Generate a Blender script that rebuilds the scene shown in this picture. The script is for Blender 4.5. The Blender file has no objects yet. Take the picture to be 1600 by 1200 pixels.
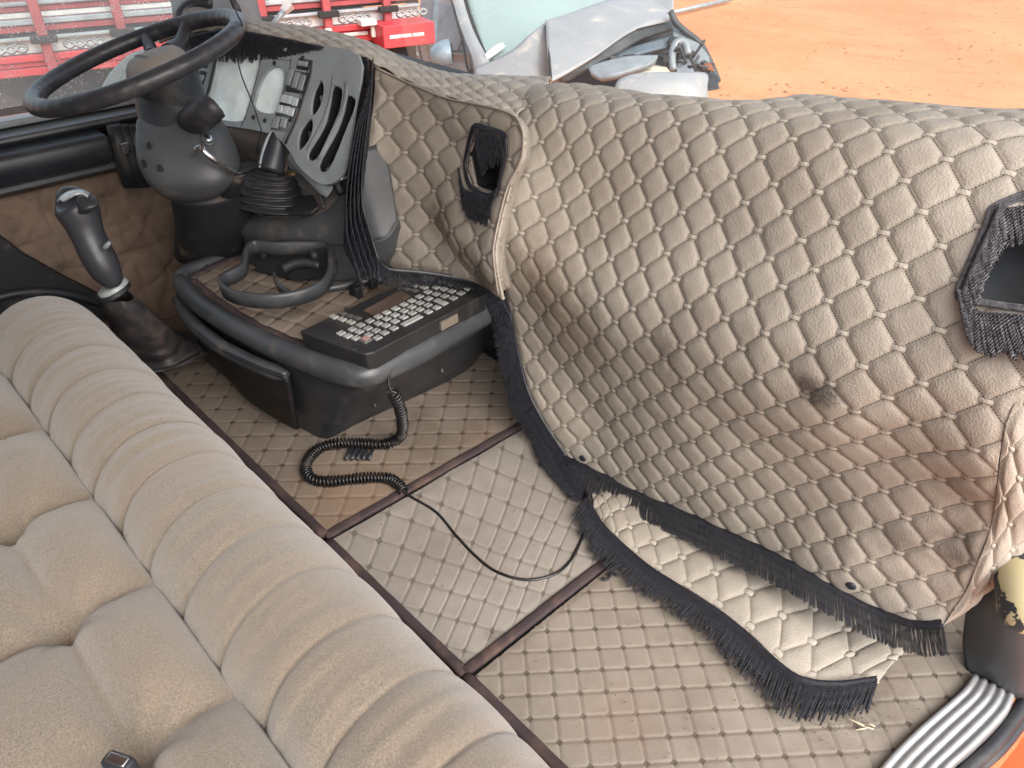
import bpy, bmesh, math, random
import numpy as np
from mathutils import Vector, Matrix, noise
random.seed(7); rng=np.random.default_rng(7)
SC=bpy.context.scene; COL=SC.collection
# ---------------------------------------------------------------- camera, world, light
F_PX=1200.0; PITCH=math.radians(35); HEAD=math.radians(46.5); CAM=np.array((0.0,0.0,1.2))
cd=bpy.data.cameras.new('camera'); cam=bpy.data.objects.new('camera',cd); COL.objects.link(cam)
cd.sensor_width=36; cd.lens=36*F_PX/1600; cd.clip_start=0.02; cd.clip_end=2000
cam.location=CAM; cam.rotation_euler=(math.radians(90)-PITCH,0,HEAD); SC.camera=cam
SUN_EL=math.radians(43); SUN_AZ=math.radians(102)      # azimuth from +Y towards +X
w=bpy.data.worlds.new('World'); SC.world=w; w.use_nodes=True
nt=w.node_tree; nt.nodes.clear()
sky=nt.nodes.new('ShaderNodeTexSky'); sky.sky_type='NISHITA'; sky.sun_disc=False
sky.sun_elevation=SUN_EL; sky.sun_rotation=SUN_AZ; sky.air_density=1.0; sky.dust_density=4.0; sky.ozone_density=1.0
hsv=nt.nodes.new('ShaderNodeHueSaturation'); hsv.inputs['Saturation'].default_value=0.5
bg=nt.nodes.new('ShaderNodeBackground'); bg.inputs[1].default_value=0.15
wo=nt.nodes.new('ShaderNodeOutputWorld')
nt.links.new(sky.outputs[0],hsv.inputs['Color']); nt.links.new(hsv.outputs[0],bg.inputs[0]); nt.links.new(bg.outputs[0],wo.inputs[0])
sd=bpy.data.lights.new('sun','SUN'); sd.energy=0.95; sd.angle=math.radians(70); sd.color=(1,0.98,0.95)
so=bpy.data.objects.new('sun',sd); COL.objects.link(so); so.location=(0,0,20)
sdir=Vector((math.sin(SUN_AZ)*math.cos(SUN_EL),math.cos(SUN_AZ)*math.cos(SUN_EL),math.sin(SUN_EL)))
so.rotation_euler=sdir.to_track_quat('Z','Y').to_euler()
vs=SC.view_settings; vs.view_transform='Standard'; vs.look='None'; vs.gamma=1; vs.use_curve_mapping=False; vs.exposure=1.45
SC.render.engine='CYCLES'; SC.cycles.max_bounces=8; SC.cycles.diffuse_bounces=5; SC.cycles.transparent_max_bounces=12

# ---------------------------------------------------------------- measuring helpers
_f=np.array((-math.sin(HEAD),math.cos(HEAD),0)); _r=np.array((math.cos(HEAD),math.sin(HEAD),0)); _z=np.array((0,0,1.0))
_fw=_f*math.cos(PITCH)-_z*math.sin(PITCH); _up=_f*math.sin(PITCH)+_z*math.cos(PITCH)
def ray(x,y): return _fw+_r*((x-800)/F_PX)+_up*((600-y)/F_PX)
def D(x,y,d): return CAM+ray(x,y)*d
def Z(x,y,h): r=ray(x,y); return CAM+r*((h-CAM[2])/r[2])
def Y(x,y,h): r=ray(x,y); return CAM+r*((h-CAM[1])/r[1])
def X(x,y,h): r=ray(x,y); return CAM+r*((h-CAM[0])/r[0])
def PL(x,y,p,n): r=ray(x,y); return CAM+r*(np.dot(np.array(p)-CAM,n)/np.dot(r,n))

# ---------------------------------------------------------------- object helpers
def setp(o,label=None,cat=None,group=None,kind=None):
    if label:o['label']=label
    if cat:o['category']=cat
    if group:o['group']=group
    if kind:o['kind']=kind
    return o
def thing(name,label,cat,loc=(0,0,0),group=None,rot=None):
    o=bpy.data.objects.new(name,None); COL.objects.link(o); o.location=loc; o.empty_display_size=.05
    if rot is not None:o.rotation_euler=rot
    return setp(o,label,cat,group)
def root_of(p):
    while p.parent: p=p.parent
    return p
def obj(name,verts,faces,mat,parent=None,smooth=True,uv=None,local=False,bevel=0,seg=2,solid=0,sub=0,offs=-1):
    """link verts/faces as one mesh object; world coordinates unless local"""
    me=bpy.data.meshes.new(name)
    v=np.asarray(verts,float).reshape(-1,3)
    if parent is not None and not local:
        v=v-np.array(root_of(parent).location)
    me.from_pydata(v.tolist(),[],[tuple(int(i) for i in f) for f in faces])
    if smooth: me.polygons.foreach_set('use_smooth',[True]*len(me.polygons))
    if uv is not None:
        ul=me.uv_layers.new(name='UVMap'); idx=np.empty(len(me.loops),int); me.loops.foreach_get('vertex_index',idx)
        ul.data.foreach_set('uv',np.asarray(uv)[idx].ravel())
    me.materials.append(mat); me.update()
    o=bpy.data.objects.new(name,me); COL.objects.link(o)
    if parent is not None:o.parent=parent
    if solid:
        m=o.modifiers.new('s','SOLIDIFY'); m.thickness=solid; m.offset=offs
    if bevel:
        m=o.modifiers.new('b','BEVEL'); m.width=bevel; m.segments=seg; m.limit_method='ANGLE'; m.angle_limit=math.radians(35)
        m.harden_normals=False
    if sub:
        m=o.modifiers.new('ss','SUBSURF'); m.levels=sub; m.render_levels=sub
    if smooth and bevel:
        m=o.modifiers.new('w','WEIGHTED_NORMAL'); m.keep_sharp=True
    return o
class MB:
    def __init__(s): s.v=[];s.f=[]
    def add(s,v,f):
        o=len(s.v); s.v.extend([tuple(map(float,p)) for p in v]); s.f.extend([tuple(i+o for i in q) for q in f]); return s
    def box(s,c,sz,rot=None):
        c=np.array(c,float);h=np.array(sz,float)/2
        v=[np.array((x,y,z))*h for x in(-1,1) for y in(-1,1) for z in(-1,1)]
        if rot is not None: R_=np.array(rot); v=[R_@p for p in v]
        return s.add([c+p for p in v],[(0,1,3,2),(4,6,7,5),(0,4,5,1),(2,3,7,6),(0,2,6,4),(1,5,7,3)])
    def prism(s,pts,vec):
        pts=[np.array(p,float) for p in pts];n=len(pts);vec=np.array(vec,float)
        return s.add(pts+[p+vec for p in pts],[tuple(range(n))[::-1],tuple(range(n,2*n))]+[(i,(i+1)%n,n+(i+1)%n,n+i) for i in range(n)])
    def tube(s,pts,r,sides=8,closed=False,caps=True,squash=None):
        v,f=tube(pts,r,sides,closed,caps); return s.add(v,f)
    def build(s,name,mat,parent=None,**k): return obj(name,s.v,s.f,mat,parent,**k)
def frames(P,closed=False):
    P=np.asarray(P,float); n=len(P)
    T=np.roll(P,-1,0)-np.roll(P,1,0)
    if not closed: T[0]=P[1]-P[0]; T[-1]=P[-1]-P[-2]
    T/=np.linalg.norm(T,axis=1)[:,None]+1e-12
    a=np.array((0,0,1.0)) if abs(T[0][2])<.9 else np.array((1.0,0,0))
    U=np.zeros_like(P); u=np.cross(T[0],a);u/=np.linalg.norm(u);U[0]=u
    for i in range(1,n):
        u=u-T[i]*np.dot(u,T[i]); u/=np.linalg.norm(u)+1e-12; U[i]=u
    return T,U,np.cross(T,U)
def tube(P,r,sides=8,closed=False,caps=True):
    P=np.asarray(P,float);n=len(P);T,U,V=frames(P,closed)
    r=np.full(n,r,float) if np.isscalar(r) else np.asarray(r,float)
    a=np.linspace(0,2*math.pi,sides,endpoint=False)
    vv=(P[:,None,:]+r[:,None,None]*(np.cos(a)[None,:,None]*U[:,None,:]+np.sin(a)[None,:,None]*V[:,None,:])).reshape(-1,3)
    f=[]
    for i in range(n if closed else n-1):
        j=(i+1)%n
        for k in range(sides):
            l=(k+1)%sides; f.append((i*sides+k,j*sides+k,j*sides+l,i*sides+l))
    if caps and not closed: f+= [tuple(range(sides)),tuple(range((n-1)*sides,n*sides))[::-1]]
    return vv.tolist(),f
def sweep(P,prof,up=(0,0,1),closed=False,caps=True):
    """profile (side,up) pairs swept along P, frame from fixed up vector"""
    P=np.asarray(P,float);n=len(P);T=np.roll(P,-1,0)-np.roll(P,1,0)
    if not closed:T[0]=P[1]-P[0];T[-1]=P[-1]-P[-2]
    T/=np.linalg.norm(T,axis=1)[:,None]
    upv=np.array(up,float)
    S=np.cross(T,upv);S/=np.linalg.norm(S,axis=1)[:,None];Uv=np.cross(S,T)
    m=len(prof);v=[]
    for i in range(n):
        for a,b in prof: v.append(P[i]+S[i]*a+Uv[i]*b)
    f=[]
    for i in range(n if closed else n-1):
        j=(i+1)%n
        for k in range(m): l=(k+1)%m; f.append((i*m+k,j*m+k,j*m+l,i*m+l))
    if caps and not closed: f+=[tuple(range(m)),tuple(range((n-1)*m,n*m))[::-1]]
    return v,f
def cr(P,n=8,closed=False):
    """Catmull-Rom through P"""
    P=[np.array(p,float) for p in P];N=len(P);out=[]
    rngi=range(N if closed else N-1)
    for i in rngi:
        if closed: a,b,c,d=P[i-1],P[i],P[(i+1)%N],P[(i+2)%N]
        else: b,c=P[i],P[i+1]; a=P[i-1] if i>0 else 2*b-c; d=P[i+2] if i+2<N else 2*c-b
        for k in range(n):
            t=k/n; out.append(.5*((2*b)+(c-a)*t+(2*a-5*b+4*c-d)*t*t+(3*b-a-3*c+d)*t**3))
    if not closed: out.append(P[-1])
    return np.array(out)
def resample(P,step=None,n=None):
    P=np.asarray(P,float); s=np.r_[0,np.cumsum(np.linalg.norm(np.diff(P,axis=0),axis=1))]
    if n is None:n=max(2,int(round(s[-1]/step))+1)
    t=np.linspace(0,s[-1],n); return np.stack([np.interp(t,s,P[:,k]) for k in range(P.shape[1])],1)
def patch(rows,nu=6,nv=6,closed=False):
    """Catmull-Rom surface through a grid of points"""
    R1=[cr(r,nu,closed) for r in rows]; R1=np.array(R1)       # rows x M
    cols=[cr(R1[:,j],nv) for j in range(R1.shape[1])]
    G=np.array(cols).transpose(1,0,2); a,b=G.shape[:2]
    f=[(i*b+j,i*b+(j+1)%b,(i+1)*b+(j+1)%b,(i+1)*b+j) for i in range(a-1) for j in range(b if closed else b-1)]
    uv=[(j/(b-1),i/(a-1)) for i in range(a) for j in range(b)]
    return G.reshape(-1,3),f,uv
class TPS:
    def __init__(s,p,v,lam=0):
        s.p=np.asarray(p,float);v=np.asarray(v,float);n=len(s.p)
        K=s.k(s.p,s.p)+lam*np.eye(n);Q=np.c_[np.ones(n),s.p]
        A=np.block([[K,Q],[Q.T,np.zeros((3,3))]]);s.c=np.linalg.solve(A,np.r_[v,np.zeros((3,v.shape[1]))])
    def k(s,a,b):
        r2=((a[:,None]-b[None])**2).sum(2); return .5*r2*np.log(r2+1e-12)
    def __call__(s,q):
        q=np.asarray(q,float);out=[]
        for i in range(0,len(q),20000):
            c=q[i:i+20000];out.append(np.c_[s.k(c,s.p),np.ones(len(c)),c]@s.c)
        return np.concatenate(out)
def inpoly(q,poly):
    q=np.asarray(q);x,y=q[:,0],q[:,1];ins=np.zeros(len(q),bool);P=np.asarray(poly);n=len(P)
    for i in range(n):
        x1,y1=P[i];x2,y2=P[(i+1)%n]
        c=((y1>y)!=(y2>y))&(x<(x2-x1)*(y-y1)/(y2-y1+1e-15)+x1);ins^=c
    return ins
def nearest(q,poly):
    q=np.asarray(q,float);P=np.asarray(poly,float);best=np.full(len(q),1e9);out=q.copy()
    for i in range(len(P)):
        a=P[i];d=P[(i+1)%len(P)]-a;L=(d@d)+1e-15;t=np.clip(((q-a)@d)/L,0,1);c=a+t[:,None]*d
        e=((c-q)**2).sum(1);m=e<best;best[m]=e[m];out[m]=c[m]
    return out,np.sqrt(best)
QW=.078; QV=.074
def sstep(a,b,x): t=np.clip((x-a)/(b-a),0,1); return t*t*(3-2*t)
def quilt_h(m,n,H,tab=1.0,kind='tab'):
    a=np.abs(2*(m%1)-1);b=np.abs(2*(n%1)-1)
    h=H*(1-a**3.2)**.62*(1-b**3.2)**.62
    fm=(m+.5)%1-.5;fn=(n+.5)%1-.5
    du=(fm+fn)/2*QW;dv=(fn-fm)/2*QV
    if kind=='tab':
        e=np.sqrt((du/.0105)**2+(dv/.0045)**2)
        h=h*sstep(.85,1.6,e)+tab*H*.55*(1-sstep(.75,1.05,e))
    else:
        h=H*((1-a**14)*(1-b**14))**.5
        e=np.abs(fm)+np.abs(fn)
        h=h*sstep(.10,.16,e)
    return h
def quilt(name,tps,poly,holes,mat,parent,res=12,H=.007,kind='tab',toward=None,extra=None,solid=.006,snap=True):
    poly=np.asarray(poly,float);lo=poly.min(0)-.2;hi=poly.max(0)+.2
    gm=np.arange(math.floor(lo[0]*res)/res,hi[0]+1/res,1/res);gn=np.arange(math.floor(lo[1]*res)/res,hi[1]+1/res,1/res)
    M,N=np.meshgrid(gm,gn,indexing='ij');q=np.c_[M.ravel(),N.ravel()];a,b=M.shape
    ins=inpoly(q,poly)
    for h in holes: ins&=~inpoly(q,h)
    I=ins.reshape(a,b)
    cell=I[:-1,:-1]|I[1:,:-1]|I[:-1,1:]|I[1:,1:]
    use=np.zeros((a,b),bool);use[:-1,:-1]|=cell;use[1:,:-1]|=cell;use[:-1,1:]|=cell;use[1:,1:]|=cell
    use=use.ravel();mv=use&~ins
    if snap and mv.any():
        bestq,bd=nearest(q[mv],poly)
        for h in holes:
            q2,d2=nearest(q[mv],h);k=d2<bd;bestq[k]=q2[k];bd=np.minimum(bd,d2)
        q[mv]=bestq
    ids=-np.ones(a*b,int);sel=np.where(use)[0];ids[sel]=np.arange(len(sel));qq=q[sel]
    P=tps(qq);e=1e-2
    dm=tps(qq+np.array((e,0)))-P;dn=tps(qq+np.array((0,e)))-P
    nn=np.cross(dm,dn);nn/=np.linalg.norm(nn,axis=1)[:,None]+1e-12
    tw=(CAM-P) if toward is None else np.tile(np.array(toward,float),(len(P),1))
    # one orientation for the whole sheet
    if (nn*tw).sum(1).mean()<0: nn=-nn; flip=True
    else: flip=False
    h=quilt_h(qq[:,0],qq[:,1],H,kind=kind)
    edge,ed=nearest(qq,poly); 
    for hh in holes: ed=np.minimum(ed,nearest(qq,hh)[1])
    h=h*sstep(0,.35,ed)**.7
    if extra is not None: h=h+extra(qq,P)
    P=P+nn*h[:,None]
    ids=ids.reshape(a,b);ci,cj=np.where(cell)
    F=np.c_[ids[ci,cj],ids[ci+1,cj],ids[ci+1,cj+1],ids[ci,cj+1]]
    if flip:F=F[:,::-1]
    return obj(name,P,F,mat,parent,uv=qq,solid=solid)

from mathutils.bvhtree import BVHTree
def hit(o,x,y,lift=0.0):
    m=o.data;off=Vector(root_of(o).location) if o.parent else Vector((0,0,0))
    b=BVHTree.FromPolygons([v.co+off for v in m.vertices],[tuple(p.vertices) for p in m.polygons])
    r=Vector(ray(x,y)).normalized();p,n,i,d=b.ray_cast(Vector(CAM),r)
    if p is None:return None,None
    if n.dot(r)>0:n=-n
    return np.array(p+n*lift),np.array(n)
def depth_of(P):return float((np.array(P)-CAM)@_fw)
# ---------------------------------------------------------------- materials
def M(name): 
    m=bpy.data.materials.new(name);m.use_nodes=True;n=m.node_tree;b=n.nodes['Principled BSDF'];return m,n,b
def nd(n,t,**k):
    x=n.nodes.new(t)
    for a,v in k.items():
        if a.startswith('i_'): x.inputs[a[2:].replace('_',' ')].default_value=v
        else: setattr(x,a,v)
    return x
def mth(n,op,a,b=None,c=None,clamp=False):
    x=n.nodes.new('ShaderNodeMath');x.operation=op;x.use_clamp=clamp
    for i,v in enumerate((a,b,c)):
        if v is None:continue
        if isinstance(v,(int,float)):x.inputs[i].default_value=v
        else:n.links.new(v,x.inputs[i])
    return x.outputs[0]
def mixc(n,f,a,b,mode='MIX'):
    x=n.nodes.new('ShaderNodeMix');x.data_type='RGBA';x.blend_type=mode
    for s,v in((0,f),(6,a),(7,b)):
        if isinstance(v,(int,float)):x.inputs[s].default_value=v
        elif isinstance(v,tuple):x.inputs[s].default_value=(*v[:3],1)
        else:n.links.new(v,x.inputs[s])
    return x.outputs[2]
def noi(n,scale,detail=4,rough=.55,vec=None,dist=0,w=None):
    x=nd(n,'ShaderNodeTexNoise');x.inputs['Scale'].default_value=scale;x.inputs['Detail'].default_value=detail;x.inputs['Roughness'].default_value=rough;x.inputs['Distortion'].default_value=dist
    if vec is not None:n.links.new(vec,x.inputs['Vector'])
    return x.outputs[0]
def rmp(n,f,p0,p1,v0=0.0,v1=1.0):
    x=nd(n,'ShaderNodeMapRange',clamp=True);n.links.new(f,x.inputs[0])
    for i,v in enumerate((p0,p1,v0,v1)):x.inputs[i+1].default_value=v
    return x.outputs[0]
def bmp(n,b,h,strength=.3,dist=.001,prev=None):
    x=nd(n,'ShaderNodeBump');x.inputs['Strength'].default_value=strength;x.inputs['Distance'].default_value=dist
    n.links.new(h,x.inputs['Height'])
    if prev is not None:n.links.new(prev,x.inputs['Normal'])
    if b is not None:n.links.new(x.outputs[0],b.inputs['Normal'])
    return x.outputs[0]
def opos(n): return nd(n,'ShaderNodeNewGeometry').outputs['Position']
def plain(name,col,rough=.5,metal=0,var=.25,scale=8,bump=0,bscale=300,dirt=None,dirtcol=(.25,.17,.11),spec=.5,coat=0):
    m,n,b=M(name);p=opos(n)
    f=noi(n,scale,5,.6,p);c=mixc(n,rmp(n,f,.3,.7),tuple(x*(1-var) for x in col),tuple(min(1,x*(1+var)) for x in col))
    if dirt: 
        g=rmp(n,noi(n,scale*1.7,6,.65,p,.4),.62-dirt*.3,.8-dirt*.2)
        c=mixc(n,mth(n,'MULTIPLY',g,.65),c,dirtcol)
        n.links.new(mth(n,'ADD',mth(n,'MULTIPLY',g,.3),rough,clamp=True),b.inputs['Roughness'])
    else: 
        n.links.new(rmp(n,noi(n,scale*3,4,.6,p),.3,.7,max(0,rough-.08),min(1,rough+.08)),b.inputs['Roughness'])
    n.links.new(c,b.inputs['Base Color']);b.inputs['Metallic'].default_value=metal;b.inputs['Specular IOR Level'].default_value=spec
    b.inputs['Coat Weight'].default_value=coat
    if bump:bmp(n,b,noi(n,bscale,3,.6,p),bump,.0006)
    return m
def quilt_mat(name,base,dark,tabcol,grime,leather=True,kind='tab',stains=()):
    m,n,b=M(name);p=opos(n)
    uv=nd(n,'ShaderNodeUVMap');uv.uv_map='UVMap'
    s=nd(n,'ShaderNodeSeparateXYZ');n.links.new(uv.outputs[0],s.inputs[0]);u,v=s.outputs[0],s.outputs[1]
    fm=mth(n,'SUBTRACT',mth(n,'FRACT',mth(n,'ADD',u,.5)),.5);fn=mth(n,'SUBTRACT',mth(n,'FRACT',mth(n,'ADD',v,.5)),.5)
    am=mth(n,'ABSOLUTE',fm);an=mth(n,'ABSOLUTE',fn)
    # stitches run along both seam families
    d1=mth(n,'LESS_THAN',mth(n,'FRACT',mth(n,'MULTIPLY',v,13)),.6);d2=mth(n,'LESS_THAN',mth(n,'FRACT',mth(n,'MULTIPLY',u,13)),.6)
    s1=mth(n,'MULTIPLY',mth(n,'LESS_THAN',am,.014),d1);s2=mth(n,'MULTIPLY',mth(n,'LESS_THAN',an,.014),d2)
    st=mth(n,'MAXIMUM',s1,s2)
    big=noi(n,5,6,.65,p,.3);mid=noi(n,28,5,.6,p);fine=noi(n,110,3,.6,p)
    c=mixc(n,rmp(n,mid,.3,.7),tuple(x*.93 for x in base),tuple(min(1,x*1.05) for x in base))
    c=mixc(n,mth(n,'MULTIPLY',rmp(n,big,.45,.75),grime),c,dark)
    # seams mixed towards the dark tone
    seam=mth(n,'MAXIMUM',rmp(n,am,.0,.07,1,0),rmp(n,an,.0,.07,1,0))
    c=mixc(n,mth(n,'MULTIPLY',seam,.26 if kind=='tab' else .15),c,dark)
    if kind=='tab':
        du=mth(n,'ABSOLUTE',mth(n,'MULTIPLY',mth(n,'ADD',fm,fn),QW/2));dv=mth(n,'ABSOLUTE',mth(n,'MULTIPLY',mth(n,'SUBTRACT',fn,fm),QV/2))
        tb=mth(n,'MULTIPLY',mth(n,'LESS_THAN',du,.0088),mth(n,'LESS_THAN',dv,.0031))
        ring=mth(n,'MULTIPLY',mth(n,'LESS_THAN',du,.0100),mth(n,'LESS_THAN',dv,.0042))
        c=mixc(n,mth(n,'MULTIPLY',mth(n,'SUBTRACT',ring,tb),.55),c,tuple(x*.5 for x in dark))
        c=mixc(n,mth(n,'MULTIPLY',st,mth(n,'SUBTRACT',1.0,ring)),c,tuple(x*.4 for x in dark))
        c=mixc(n,tb,c,tabcol)
    else:
        tb=mth(n,'LESS_THAN',mth(n,'ADD',am,an),.15)
        c=mixc(n,mth(n,'MULTIPLY',mth(n,'MAXIMUM',mth(n,'LESS_THAN',am,.010),mth(n,'LESS_THAN',an,.010)),.42),c,tuple(x*.45 for x in dark))
        c=mixc(n,mth(n,'MULTIPLY',tb,.8),c,tabcol)
    for (sp,r,col,k) in stains:
        vd=nd(n,'ShaderNodeVectorMath',operation='DISTANCE');n.links.new(p,vd.inputs[0]);vd.inputs[1].default_value=tuple(sp)
        dd=mth(n,'ADD',vd.outputs['Value'],mth(n,'MULTIPLY',mth(n,'SUBTRACT',noi(n,38,5,.7,p,.8),.5),r*1.6))
        c=mixc(n,mth(n,'MULTIPLY',rmp(n,dd,r*.15,r,1,0),k),c,col)
    n.links.new(c,b.inputs['Base Color'])
    n.links.new(rmp(n,mid,.3,.7,.6,.82),b.inputs['Roughness']);b.inputs['Specular IOR Level'].default_value=.28
    vo=nd(n,'ShaderNodeTexVoronoi');vo.inputs['Scale'].default_value=330;n.links.new(p,vo.inputs['Vector'])
    h=bmp(n,None,vo.outputs['Distance'],.7 if leather else .3,.0009)
    h=bmp(n,None,mid,.25,.003,h)
    x=bmp(n,b,st,-.5 if True else 0,.0008,h)
    return m
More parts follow.
